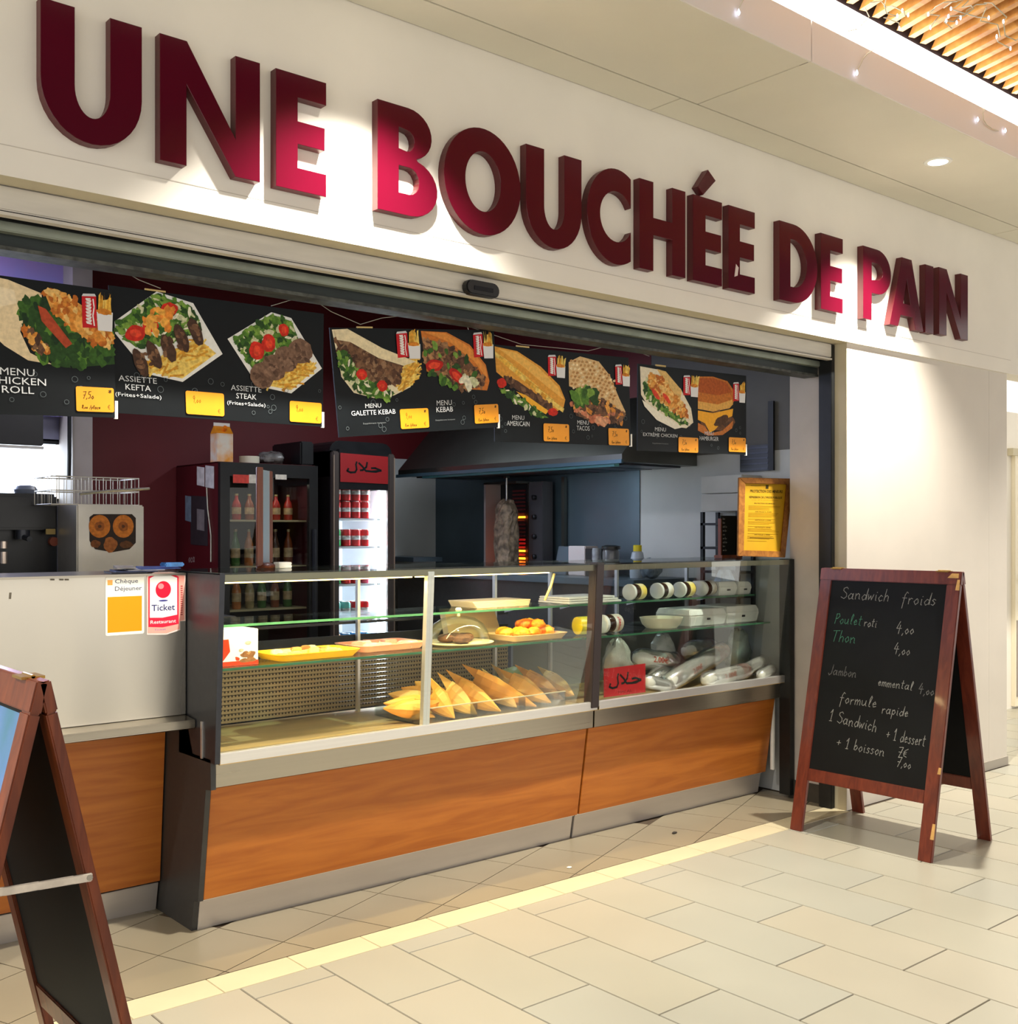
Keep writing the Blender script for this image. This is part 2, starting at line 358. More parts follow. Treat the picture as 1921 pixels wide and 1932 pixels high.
# ---- floor with its tiles
floor = struct(G().box((-2.0, -7, -.03), (13, 8.2, -.004)).build('floor', M_GROUT))
def tile_mesh(sx, sy, m, t=.006):
    return m
TILEMESH = {}
def tile(cx, cy, sx, sy, m, name='tile', rot=0.0, poly=None):
    if poly is not None:
        me = G().prism([(x, y, -.004) for x, y in poly], (0, 0, .004)).build(name, m, floor); return me
    key = (round(sx, 4), round(sy, 4), m.name)
    if key not in TILEMESH:
        g = G(); b = .0015; x, y = sx/2, sy/2
        g.add([(-x, -y, -.004), (x, -y, -.004), (x, y, -.004), (-x, y, -.004), (-x+b, -y+b, 0), (x-b, -y+b, 0), (x-b, y-b, 0), (-x+b, y-b, 0)],
              [(4, 5, 6, 7), (0, 1, 5, 4), (1, 2, 6, 5), (2, 3, 7, 6), (3, 0, 4, 7)])
        me = bpy.data.meshes.new(name); me.from_pydata([tuple(p) for p in g.v], [], g.f); me.materials.append(m); TILEMESH[key] = me
    o = bpy.data.objects.new(name, TILEMESH[key]); COL.objects.link(o); o.parent = floor
    o.location = Vector((cx, cy, 0))-ORG[floor.name]; return o
TW, TH, TX, TY, JG = .2962, .3018, 2.5426, 3.1934, .0022
rt = random.Random(3)
def visible(x, y, mu=260):
    d = FW.x*x+FW.y*y
    if d < .6: return False
    u = CX+F*(RT.x*x+RT.y*y)/d; v = V0+F*EYE/d
    return -mu < u < 1921+mu and v < 1932+420
MALL = []
for i in range(-10, 34):
    x0 = TX+i*TW; ymax = FY if x0 < 6.9 else 5.2
    lo = -3
    for j in range(-8, 12):
        if (j-(i+1)) % 2: continue
        ya = TY-(j+2)*TH; yb = TY-j*TH
        yb2 = min(yb, ymax); ya2 = ya
        if ya >= ymax-.02: continue
        if ya < -2.6: continue
        near = visible(x0+TW/2, (ya+yb2)/2, 60) or visible(x0, ya, 60) or visible(x0+TW, yb2, 60)
        dd = FW.x*(x0+TW/2)+FW.y*(ya+yb2)/2
        MALL.append((0 if near else 1, dd, x0+TW/2, (ya2+yb2)/2, TW-JG*2, yb2-ya2-JG*2))
MALL.sort()
rest = G()
for n_, (nr, dd, cx_, cy_, sx_, sy_) in enumerate(MALL):
    if n_ < 200: tile(cx_, cy_, sx_, sy_, rt.choice([M_TILE, M_TILE, M_TILE2, M_TILE3]))
    else: rest.box((cx_-sx_/2, cy_-sy_/2, -.004), (cx_+sx_/2, cy_+sy_/2, 0))
rest.build('tile_field', M_TILE, floor)['kind'] = 'stuff'
print('MALL', len(MALL), sum(1 for m_ in MALL if m_[0] == 0))
for k in range(-4, 12):                               # pale border strip under the shutter line
    x0 = 1.902+.3*k
    if x0 > 5.15: break
    x1 = min(x0+.3, 5.17)
    tile((x0+x1)/2, 3.37, x1-x0-JG, .14-JG, M_STRIP, 'border_tile')
def clip(poly, axis, val, keep_less):
    out = []
    for i in range(len(poly)):
        a, b = poly[i], poly[(i+1) % len(poly)]; ia = (a[axis] <= val) == keep_less; ib = (b[axis] <= val) == keep_less
        if ia: out.append(a)
        if ia != ib:
            t = (val-a[axis])/(b[axis]-a[axis]); out.append((a[0]+t*(b[0]-a[0]), a[1]+t*(b[1]-a[1])))
    return out
E1 = Vector((.2815, .1137)); E2 = Vector((.1137, -.2815)); O2 = Vector((2.524, 3.80))
for a in range(-9, 12):
    for b in range(-7, 7):
        c = O2+E1*a+E2*b; g_ = .0075
        p = [c+E1*g_+E2*g_, c+E1*(1-g_)+E2*g_, c+E1*(1-g_)+E2*(1-g_), c+E1*g_+E2*(1-g_)]
        p = [(q.x, q.y) for q in p]
        for ax, val, kl in ((1, 3.443, False), (1, 4.6, True), (0, .2, False), (0, 5.24, True)):
            p = clip(p, ax, val, kl)
            if len(p) < 3: break
        if len(p) < 3: continue
        mx = sum(q[0] for q in p)/len(p); my = sum(q[1] for q in p)/len(p)
        if my > 4.35 or (my > 4.0 and mx > 1.9): continue
        if mx < .6: continue
        tile(0, 0, 0, 0, M_DIAG, 'diagonal_tile', poly=p)

# ---- shop front: fascia, pier, jamb
wall_front = struct(G().box((-2, FY, 2.487), (6.985, FY+.15, 3.36)).box((6.985, FY, 2.487), (12, FY+.15, 3.36)).build('wall_front', M_WALL))
G().box((-2, FY-.0012, 2.572), (6.985, FY+.002, 2.5745)).build('panel_seam', mat('seam_shadow', (196, 188, 176), .7), wall_front)
wall_right = struct(G().box((5.17, FY+.018, 0), (6.735, FY+.13, 2.487)).box((6.737, FY+.018, 0), (6.972, FY+.13, 2.487)).box((5.17, FY+.1, 0), (5.20, FY+.13, 2.487)).build('wall_right', M_PIER))
G().box((5.1685, FY+.02, 0), (5.1698, FY+.13, 2.487)).build('jamb_lining', M_JAMB, wall_right)
G().box((5.17, FY, 2.4865), (0.2, FY+.088, 2.4869)).build('soffit_lining', M_JAMB, wall_front)
struct(G().box((6.60, FY+.010, 0), (6.975, FY+.0178, .055)).build('baseboard_right', mat('grey_baseboard', (160, 152, 140), .5)))
wall_far = struct(G().box((6.80, 4.35, 0), (12, 4.5, 2.487)).box((6.80, FY+.13, 0), (6.95, 4.35, 2.487)).build('wall_far', M_WALL))
door = struct(G().box((9.22, 4.315, .02), (10.1, 4.349, 2.12)).build('door_1', mat('cream_door', (236, 226, 200), .5)))
G().box((9.24, 4.308, .10), (10.08, 4.3149, .74)).build('kick_panel', mat('grey_kick_panel', (150, 142, 134), .5), door)
G().box((9.15, 4.30, 2.12), (10.17, 4.349, 2.18)).build('door_head', M_JAMB, door)
G().cyl((9.29, 4.27, 1.08), (9.29, 4.315, 1.08), .012).cyl((9.29, 4.27, 1.08), (9.41, 4.27, 1.08), .01).build('door_handle', M_SAGE, door, smooth=True)
# ---- roller shutter head
sh = thing('roller_shutter', 'grey metal bottom bar of the raised roller shutter below the sign wall', 'shutter', (2.7, 3.42, 2.36))
G().box((.1, 3.388, 2.413), (5.135, 3.42, 2.484)).build('bottom_bar', M_SHUT, sh, .004)
G().box((.1, 3.384, 2.399), (5.135, 3.42, 2.4085)).build('lower_lip', M_SHUT, sh, .002)
G().box((.1, 3.395, 2.4082), (5.135, 3.418, 2.4132)).build('groove', M_BLACK, sh)
G().box((5.135, 3.39, 0), (5.168, 3.47, 2.484)).build('guide_rail', M_BLACK, sh, .003)
hd = thing('header_beam', 'dark green painted steel header beam over the counter opening', 'beam', (2.7, 3.55, 2.34))
G().box((.1, 3.50, 2.336), (5.17, 3.58, 2.60)).build('beam', M_DKGREEN, hd)
G().box((.1, 3.462, 2.372), (5.17, 3.50, 2.402)).build('sage_rail', M_SAGE, hd, .003)
G().box((.1, 3.458, 2.403), (5.17, 3.50, 2.62)).build('slot', M_BLACK, hd)
G().box((.1, 3.494, 2.324), (5.17, 3.585, 2.336)).build('lower_edge', mat('scuffed_edge', (74, 76, 70), .5, .3, var=.5, scale=30, stretch=(1, 1, 1)), hd)
# ---- shop interior shell
YB = 7.12
wall_back = struct(G().box((2.455, YB, 0), (5.4, YB+.12, 3.35)).build('wall_back', M_REDWALL))
struct(G().box((4.62, YB-.012, 0), (5.27, YB-.0005, 2.05)).build('wall_back_lower', M_WHITEWALL))
struct(G().box((2.335, YB-.25, 0), (2.455, YB, 3.35)).build('wall_column', mat('greige_column', (168, 158, 150), .6, var=.05)))
wl = struct(G().box((-.3, YB, 0), (2.335, YB+.12, 1.68)).box((-.3, YB, 2.05), (2.335, YB+.12, 2.2)).box((-.3, YB, 1.68), (.9, YB+.12, 2.05)).build('wall_left_back', mat('lavender_grey_wall', (150, 150, 168), .6, var=.05)))
struct(G().box((-.3, YB-.08, 2.2), (2.335, YB+.12, 3.35)).build('wall_left_upper', M_PURPLE))
w1 = struct(G().box((.9, YB+.06, 1.68), (2.335, YB+.08, 2.05)).build('window_1', mat('daylight_pane', (226, 240, 255), .3, emit=4.5)))
G().box((.9, YB+.0, 2.03), (2.335, YB+.055, 2.06)).box((.9, YB+.0, 1.67), (2.335, YB+.055, 1.69)).box((1.62, YB+.0, 1.69), (1.65, YB+.055, 2.03)).build('window_frame', M_BLACK, w1)
wsr = struct(G().box((5.27, 3.70, 0), (5.42, YB, 3.35)).build('wall_side_right', M_WHITEWALL))
G().box((5.262, 4.90, .9), (5.2695, YB-.01, 1.99)).build('steel_cladding', M_DARKSTEEL, wsr)
G().box((5.262, 4.80, 1.99), (5.2695, YB-.01, 3.34)).build('red_paint_band', M_REDWALL, wsr)
G().box((5.264, 3.701, 1.95), (5.2695, 4.799, 3.34)).build('shade_band', mat('wall_shade_grey', (96, 94, 90), .6, var=.05), wsr)  # shade on the upper wall, put in as a darker grey sheet
struct(G().box((5.20, 3.50, 0), (5.42, 3.70, 2.42)).build('wall_pilaster', mat('pilaster_paint', (190, 182, 174), .6, var=.05)))
struct(G().box((5.185, 3.472, 0), (5.1995, 3.70, .10)).build('baseboard_pilaster', mat('dark_skirting', (58, 54, 46), .6, var=.2)))
struct(G().box((-.3, 3.45, 0), (.1, YB, 3.35)).build('wall_left', M_WHITEWALL))
struct(G().box((-.3, 3.45, 3.352), (5.42, YB+.12, 3.42)).build('ceiling_shop', mat('shop_ceiling_paint', (70, 66, 64), .7, var=.05)))
# ---- mall ceiling: soffit of panels, upstand, lit cove, slats
CZ = 3.33
ceiling = struct(G().box((-2, 2.56, CZ+.02), (12, FY, CZ+.06)).build('ceiling', mat('ceiling_joint', (150, 144, 126), .7)))
for k in range(-2, 3):
    xa, xb = 3.715+3.13*(k-1), 3.715+3.13*k
    xa = max(xa, -2); xb = min(xb, 12)
    if xb <= xa: continue
    G().box((xa+.003, 2.549, CZ), (xb-.003, 3.118, CZ+.02)).build('ceiling_panel', M_CEIL, ceiling, .0015)
    xs, xe = max(3.61+3.13*(k-1), -2), min(3.61+3.13*k, 12)
    G().box((xs+.003, 3.124, CZ), (xe-.003, 3.298, CZ+.02)).build('ceiling_border_panel', M_CEIL, ceiling, .0015)
M_UP = mat('upstand_paint', (236, 230, 224), .55)
up = struct(G().box((-2, 2.56, CZ+.001), (12, 2.60, 3.494)).build('trim_1', mat('upstand_back', (160, 152, 140), .7)))
for k in range(-2, 3):
    xa, xb = max(3.72+3.13*(k-1), -2), min(3.72+3.13*k, 12)
    if xb > xa: G().box((xa+.003, 2.545, CZ+.001), (xb-.003, 2.56, 3.494)).build('upstand_panel', M_UP, up, .001)
cove = G().box((-2, 2.545, 3.496), (12, 2.60, 3.622)).build('cove_light', mat('led_cove_diffuser', (255, 250, 244), .4, emit=5.5))
tag(cove, 'long white glowing cove light strip below the wooden slats', 'light')
struct(G().box((-2, -3.5, 3.86), (12, 2.62, 3.90)).box((-2, 2.55, 3.624), (12, 2.62, 3.86)).build('ceiling_upper', M_DKVOID))
sl = struct(G().box((-2, 2.2, 3.80), (12, 2.26, 3.858)).build('ceiling_slat_rail', M_DKVOID))
SD = Vector((-.309, -.951, 0)); SNRM = Vector((.951, -.309, 0))
slat_me = None
for k in range(0, 46):
    x = 3.30+.0955*k
    tip = Vector((x, 2.535, 3.632)); L_ = 2.6; w_ = .034
    if slat_me is None:
        g = G(); b = -SNRM*w_/2; c = SNRM*w_/2; H_ = .125
        g.hexa([b, SD*L_+b, SD*L_+c, c, b+SD*.10+Vector((0, 0, H_)), SD*L_+b+Vector((0, 0, H_)), SD*L_+c+Vector((0, 0, H_)), c+SD*.10+Vector((0, 0, H_))])
        me = bpy.data.meshes.new('slat'); me.from_pydata([tuple(p) for p in g.v], [], g.f); me.materials.append(M_SLAT); slat_me = me
    o = bpy.data.objects.new('slat', slat_me); COL.objects.link(o); o.parent = sl; o.location = tip-ORG[sl.name]
# ---- downlights
for lx, nm in ((-1.05, None), (2.08, 'round recessed downlight in the soffit above the first word of the sign'), (5.205, 'round recessed downlight glowing in the soffit above the jamb'), (8.33, 'round recessed downlight in the soffit beyond the sign')):
    if nm is None: continue
    t = thing('recessed_downlight', nm, 'light', (lx, 2.824, CZ-.003))
    G().lathe((lx, 2.824, CZ-.004), [(.047, 0), (.066, 0), (.068, .004), (.047, .004), (.047, 0)], 32, cap=False).build('trim_ring', M_WHITE, t, smooth=True)
    G().lathe((lx, 2.824, CZ-.0045), [(.001, 0), (.047, 0)], 24, cap=False).build('lens', mat('lamp_glow', (255, 246, 226), .3, emit=9), t)
# ---- string lights on the upstand
M_BULB = mat('cold_bulb', (215, 224, 255), .2, emit=2.2)
def string_light(label, px, bulbs):
    pts = [PY(u, v, 2.535) for u, v in px]
    t = thing('string_light', label, 'string light', pts[-1])
    G().tube(pts, .0022, 5).build('wire', M_CLEARWIRE, t, smooth=True)
    for u, v in bulbs:
        p = PY(u, v, 2.534); G().lathe(p, [(.001, -.010), (.005, -.004), (.006, .002), (.003, .008), (.001, .014)], 10).build('bulb', M_BULB, t, smooth=True)
string_light('single cold bulb dangling on a curled wire near the soffit panel joint', [(1407, -8), (1400, 4), (1395, 14)], [(1394, 24)])
string_light('single teardrop bulb on a looped wire below the cove', [(1648, 94), (1636, 102), (1628, 112), (1624, 121), (1618, 132)], [(1617, 138)])
string_light('pair of cold bulbs on a wire curling down beside the ceiling edge', [(1859, 199), (1855, 214), (1856, 226), (1862, 236), (1872, 243), (1884, 247)], [(1845, 226), (1897, 247)])
def tangle(label, seed, cx, cy, n):
    r = random.Random(seed); a = PZ(cx, cy, 3.60); t = thing('string_light', label, 'string light', a)
    for s_ in range(3):
        p = Vector(a)+Vector((r.uniform(-.05, .05), r.uniform(-.06, .06), 0)); pts = [p.copy()]
        for k in range(7):
            p = p+Vector((r.uniform(-.05, .06), r.uniform(-.05, .05), -r.uniform(.0, .035))); pts.append(p.copy())
        G().tube(pts, .0024, 5).build('wire', M_CLEARWIRE, t, smooth=True)
        for k in (4, 7): G().ell(pts[k], (.004, .004, .009), 8, 6).build('bulb', M_BULB, t, smooth=True)
tangle('tangled bundle of clear string lights hanging under the wooden slats', 5, 1872, 8, 3)
tangle('loose loop of string lights under the slats beside the tangled bundle', 9, 1800, 6, 3)
tangle('short tuft of string lights tucked between the first slats by the cove', 12, 1650, 2, 3)
# ================================================================ SIGN LETTERS
LY0, LY1 = FY-.036, FY-.0005
def arc(cx, cy, rx, ry, a0, a1, n=18): return [(cx+rx*math.cos(math.radians(a0+(a1-a0)*k/n)), cy+ry*math.sin(math.radians(a0+(a1-a0)*k/n))) for k in range(n+1)]
def L_U(w, h, s, sy):
    r = w/2; ry = min(h*.42, r*1.25)
    return [[(0, h), (0, ry)]+arc(r, ry, r, ry, 180, 360)+[(w, h), (w-s, h)]+[(w-s, ry)]+arc(r, ry, r-s, ry-sy, 360, 180)+[(s, ry), (s, h)]]
def L_N(w, h, s, sy): k = s*1.02; return [[(0, 0), (0, h), (k, h), (w-s, h*.30), (w-s, h), (w, h), (w, 0), (w-k, 0), (s, h*.66), (s, 0)]]
def L_E(w, h, s, sy): return [[(0, 0), (0, h), (w, h), (w, h-sy), (s, h-sy), (s, h*.5+sy*.5), (w*.97, h*.5+sy*.5), (w*.97, h*.5-sy*.5), (s, h*.5-sy*.5), (s, sy), (w, sy), (w, 0)]]
def L_B(w, h, s, sy):
    m = h*.53; r1 = (h-m)/2; r2 = m/2
    o = [(0, 0), (0, h), (w*.5, h)]+arc(w*.5, m+r1, w*.40, r1, 90, -70, 12)+arc(w*.54, r2, w*.46, r2, 75, -90, 12)
    i1 = [(s, h-sy), (s, m+sy*.38)]+arc(w*.48, m+(h-m-sy)*.5+sy*.12, w*.13, (h-m-sy*1.38)*.5, -90, 90, 8)
    i2 = [(s, m-sy*.42), (s, sy)]+arc(w*.52, (m+sy*.58)/2, w*.17, (m-sy*1.42)*.5, -90, 90, 8)
    return [o, i1, i2]
def L_O(w, h, s, sy): return [arc(w/2, h/2, w/2, h/2+.008, 0, 352, 44), arc(w/2, h/2, w/2-s*1.05, h/2-sy*1.05, 0, 352, 44)]
def L_C(w, h, s, sy):
    cx = w*.67; a = math.degrees(math.acos((w-cx)/cx)); xi = cx-s; b = math.degrees(math.acos(min(1, (w-cx)/xi)))
    return [arc(cx, h/2, cx, h/2+.008, a, 360-a, 36)+arc(cx, h/2, xi, h/2-sy*1.15, 360-b, b, 30)]
def L_H(w, h, s, sy): return [[(0, 0), (0, h), (s, h), (s, h*.5+sy*.5), (w-s, h*.5+sy*.5), (w-s, h), (w, h), (w, 0), (w-s, 0), (w-s, h*.5-sy*.5), (s, h*.5-sy*.5), (s, 0)]]
def L_D(w, h, s, sy): return [[(0, 0), (0, h), (w*.36, h)]+arc(w*.36, h/2, w*.64, h/2, 90, -90, 24), [(s, h-sy), (s, sy), (w*.36, sy)]+arc(w*.36, h/2, w*.64-s, h/2-sy, -90, 90, 20)]
def L_P(w, h, s, sy):
    r = h*.31; return [[(0, 0), (0, h), (w*.5, h)]+arc(w*.5, h-r, w*.5, r, 90, -90, 18)+[(s, h-2*r), (s, 0)], [(s, h-sy), (s, h-2*r+sy*.9)]+arc(w*.5, h-r, w*.5-s, r-sy, -90, 90, 12)]
def L_A(w, h, s, sy):
    c = w/2; t = s*.62
    return [[(0, 0), (c-t, h), (c+t, h), (w, 0), (w-s*1.05, 0), (w-s*1.05-w*.075, h*.17), (s*1.05+w*.075, h*.17), (s*1.05, 0)], [(c, h*.72), (c-w*.115, h*.34), (c+w*.115, h*.34)]]
def L_I(w, h, s, sy): return [[(0, 0), (0, h), (w, h), (w, 0)]]
def letter_mesh(loops, x, z, name, parent=None):
    cu = bpy.data.curves.new('l', 'CURVE'); cu.dimensions = '2D'; cu.fill_mode = 'BOTH'; cu.extrude = (LY1-LY0)/2; cu.bevel_depth = .0012; cu.bevel_resolution = 0
    for lp in loops:
        sp = cu.splines.new('POLY'); sp.points.add(len(lp)-1); sp.use_cyclic_u = True
        for p, q in zip(sp.points, lp): p.co = (q[0], q[1], 0, 1)
    o = bpy.data.objects.new('l', cu); COL.objects.link(o)
    me = bpy.data.meshes.new_from_object(o.evaluated_get(bpy.context.evaluated_depsgraph_get()))
    bpy.data.objects.remove(o); bpy.data.curves.remove(cu)
    g = G(); base = Vector((x, (LY0+LY1)/2, z))
    g.v = [base+Vector((p.co.x, -p.co.z, p.co.y)) for p in me.vertices]
    for p in me.polygons:
        g.f.append(tuple(p.vertices)); g.m.append(0 if abs(p.normal.z) > .5 else 1)
    bpy.data.meshes.remove(me)
    return g.build(name, [M_BURG, M_BURGE], parent)
LET = [('U', L_U, 77, 267, 'U opening the first word of the sign, tallest of all'), ('N', L_N, 302, 490, 'N between the U and E of the first word'), ('E', L_E, 521, 615, 'E ending the first word, beside the bright spot of light'),
       ('B', L_B, 713, 825, 'B opening the second word of the sign'), ('O', L_O, 838, 982, 'O, full and round, after the B'), ('U', L_U, 993, 1097, 'U between the O and the C'),
       ('C', L_C, 1108, 1190, 'C between the U and the H'), ('H', L_H, 1207, 1293, 'H between the C and the accented E'), ('E', L_E, 1308, 1362, 'E with a diamond shaped acute accent above it'),
       ('E', L_E, 1375, 1424, 'E without accent closing the second word'), ('D', L_D, 1471, 1542, 'D opening the short third word'), ('E', L_E, 1549, 1590, 'E closing the short third word in the bright light'),
       ('P', L_P, 1629, 1681, 'P opening the last word'), ('A', L_A, 1679, 1742, 'A after the P in the last word'), ('I', L_I, 1746, 1761, 'I between the A and N of the last word'), ('N', L_N, 1772, 1826, 'N ending the whole sign')]
for ch, fn, u0, u1, lab in LET:
    x0, x1 = PY(u0, 500, LY0).x, PY(u1, 500, LY0).x; w = x1-x0; z0, h = 2.618, .385
    s_ = {'I': w, 'U': .094, 'N': .084, 'E': .088, 'B': .088, 'O': .094, 'C': .074, 'H': .086, 'D': .088, 'P': .080, 'A': .080}[ch]; s_ = min(s_, w*.42)
    if x0 > 6: z0 += .008
    lb = 'glossy burgundy letter '+lab
    if 'accent above' in lab:
        t = thing('sign_letter', lb, 'letter', (x0+w/2, LY1, z0), 'letters of the shop sign')
        letter_mesh(fn(w, h, s_, .078), x0, z0, 'letter_body', t)
        q = [PY(u, v, LY0) for u, v in ((1317, 352), (1336, 321), (1350, 341), (1327, 367))]
        letter_mesh([[(p.x-q[0].x, p.z-q[0].z) for p in q]], q[0].x, q[0].z, 'accent', t)
    else:
        lo_ = letter_mesh(fn(w, h, s_, .074), x0, z0, 'sign_letter'); tag(lo_, lb, 'letter', 'letters of the shop sign')
        CHP = {'E wi': [(1386, 522), (1389, 498), (1394, 505), (1392, 520)]}.get(lab[:4])
        if CHP: qq = [PY(*c_, LY0-.0016) for c_ in CHP]; G().hexa(qq+[c_+Vector((0, .0004, 0)) for c_ in qq]).build('paint_chip', mat('bare_chip', (214, 196, 190), .7), lo_)
# scuff marks where paint came off two letters
# ---- motion sensor on the shutter bar
a, b = PY(889, 541, 3.36), PY(932, 549, 3.36)
t = thing('motion_sensor', 'black rounded sensor housing fixed to the grey shutter bar', 'sensor', ((a.x+b.x)/2, 3.38, a.z-.03))
zc = (a.z+b.z)/2
G().prism([(a.x+.0+.030*math.cos(q)*.9, 3.388, zc+.029*math.sin(q)) for q in [math.radians(90+22.5*k) for k in range(9)]]+[(b.x+.030*math.cos(q)*.9, 3.388, zc+.029*math.sin(q)) for q in [math.radians(-90+22.5*k) for k in range(9)]], (0, -.035, 0)).build('housing', M_BLACKP, t, .006)
G().box((a.x+.01, 3.350, zc-.011), (b.x-.01, 3.3535, zc+.006)).build('lens', mat('smoked_lens', (32, 32, 36), .15), t, .001)

# ================================================================ A-BOARDS
def a_board(label, x0, xa, x1, y0, y1, h, wood, st, zr0, zr1, write=None):
    t = thing('sidewalk_chalkboard', label, 'chalkboard', ((x0+x1)/2, (y0+y1)/2, 0))
    th = .022
    def panel(xf, xt, out):
        # local frame: along y, up the slope
        fo = Vector((xf, 0, 0)); to = Vector((xt, 0, h)); d = (to-fo).normalized(); n = Vector((-d.z, 0, d.x)) if out < 0 else Vector((d.z, 0, -d.x))
        Ls = (to-fo).length
        def P3(s, y, o): p = fo+d*s; return Vector((p.x, y, p.z))+n*o
        def pb(name, sa, sb, ya, yb, oa, ob, m, parent=None, bev=.003):
            return G().hexa([P3(sa, ya, oa), P3(sa, yb, oa), P3(sa, yb, ob), P3(sa, ya, ob), P3(sb, ya, oa), P3(sb, yb, oa), P3(sb, yb, ob), P3(sb, ya, ob)]).build(name, m, parent or t, bev)
        k = Ls/h
        pb('leg', 0, Ls-.062, y0, y0+st, -th, 0, wood); pb('leg', 0, Ls-.062, y1-st, y1, -th, 0, wood)
        pb('top_rail_or_reflection', Ls-.062, Ls, y0-.003, y1+.003, -th, .001, wood)
        pb('bottom_rail', zr0*k, zr1*k, y0+st, y1-st, -th+.002, -.002, wood)
        brd = pb('board', zr1*k, Ls-.062, y0+st, y1-st, -.014, -.007, M_CHALK, bev=0)
        return P3, Ls, brd, k
    front = panel(x0, xa-.012, -1); back = panel(x1, xa+.012, 1)
    for yy in (y0+.09, y1-.09):
        G().box((xa-.022, yy-.03, h-.004), (xa+.022, yy+.03, h+.0015)).cyl((xa, yy-.03, h+.001), (xa, yy+.03, h+.001), .004, n=8).build('hinge', mat('brass_hinge', (176, 140, 74), .35, .9, var=.1), t)
    return t, front, back
t, (P3, LS, brd, kk), _ = a_board('mahogany framed sidewalk chalkboard with handwritten sandwich menu standing by the pier', 4.63, 4.917, 5.205, 2.546, 3.296, 1.297, M_REDW, .066, .247, .306)
s0, s1 = .306*kk, LS-.062; ya, yb = 3.296-.066, 2.546+.066
p = Print([P3(s1, ya, -.0068), P3(s1, yb, -.0068), P3(s0, yb, -.0068), P3(s0, ya, -.0068)], .0004)
CH = mat('chalk_white', (150, 150, 144), .9, var=.35, scale=160); CHG = mat('chalk_green', (70, 132, 104), .9, var=.4, scale=160); CHD = mat('chalk_faint', (104, 104, 102), .9, var=.5, scale=160)
p.hand('Sandwich', .10, .905, .062, .0034, CH, slope=-.008, squeeze=1.05); p.hand('froids', .64, .895, .062, .0034, CH, slope=-.01, squeeze=1.1)
p.hand('Poulet', .07, .770, .055, .0034, CHG, slope=-.01); p.hand('roti', .34, .765, .045, .0034, CH, slope=-.01); p.hand('4,00', .62, .745, .060, .0034, CH, slope=-.03)
p.hand('Thon', .06, .675, .060, .0034, CHG, slope=-.01, squeeze=1.1); p.hand('4,00', .62, .640, .055, .0034, CH, slope=-.02)
p.hand('Jambon', .07, .500, .050, .0040, CHD, slope=-.01); p.hand('emmental', .52, .470, .045, .0034, CH, slope=-.015); p.hand('4,00', .86, .455, .050, .004, CHD, slope=-.03)
p.hand('formule', .20, .360, .056, .0034, CH, slope=-.01, squeeze=1.1); p.hand('rapide', .58, .335, .050, .0034, CH, slope=-.01)
p.hand('1 Sandwich', .13, .258, .060, .0034, CH, slope=-.05, squeeze=.88); p.hand('+ 1 dessert', .64, .212, .058, .0034, CH, slope=-.02, squeeze=.70)
p.hand('+ 1 boisson', .22, .135, .054, .0034, CH, slope=-.03); p.hand('7E', .75, .135, .05, .0034, CH); p.hand('7,00', .75, .088, .048, .0034, CH)
p.build('chalk_writing', brd)
M_CHIP = mat('bare_wood_chip', (206, 160, 92), .7, var=.2, scale=30)
for zz, yy, ww, hh in ((1.277, 2.56, .05, .022), (1.235, 2.552, .014, .05), (.135, 2.549, .012, .07), (.40, 2.549, .010, .03)):
    s_ = zz*kk; G().hexa([P3(s_-hh/2, yy-.004, -.004), P3(s_-hh/2, yy+ww, -.004), P3(s_-hh/2, yy+ww, .0016), P3(s_-hh/2, yy-.004, .0016), P3(s_+hh/2, yy-.004, -.004), P3(s_+hh/2, yy+ww*.6, -.004), P3(s_+hh/2, yy+ww*.6, .0016), P3(s_+hh/2, yy-.004, .0016)]).build('paint_chip', M_CHIP, t)
# left board, seen end-on with its inner face showing
AX = .681
t2, fr2, bk2 = a_board('orange brown framed sidewalk chalkboard seen end-on beside the steel cash counter', AX-.30, AX, AX+.285, 2.163, 2.843, 1.20, M_ORGW, .055, .33, .39)
q1 = PY(168, 1655, 2.158)
G().bar((q1.x+.006, 2.156, q1.z), (AX-.19, 2.156, q1.z+.01), .004, .017, up=(0, 0, 1)).build('stay_bar', mat('white_stay_bar', (214, 202, 186), .45, var=.15, scale=30), t2, .002)
G().cyl((q1.x, 2.153, q1.z), (q1.x, 2.166, q1.z), .006, n=10).build('rivet', M_WIRE, t2)
P3b, LSb, brdb, kb = fr2
G().hexa([P3b(.75, 2.23, -.0069), P3b(.75, 2.78, -.0069), P3b(.75, 2.78, -.006), P3b(.75, 2.23, -.006), P3b(1.165, 2.23, -.0069), P3b(1.165, 2.78, -.0069), P3b(1.165, 2.78, -.006), P3b(1.165, 2.23, -.006)]).build('blue_reflection', mat('blue_reflection_tint', (92, 128, 190), .3, var=.5, scale=6, col2=(60, 120, 140)), brdb)  # bluish reflection on the board, put in as a coloured sheet
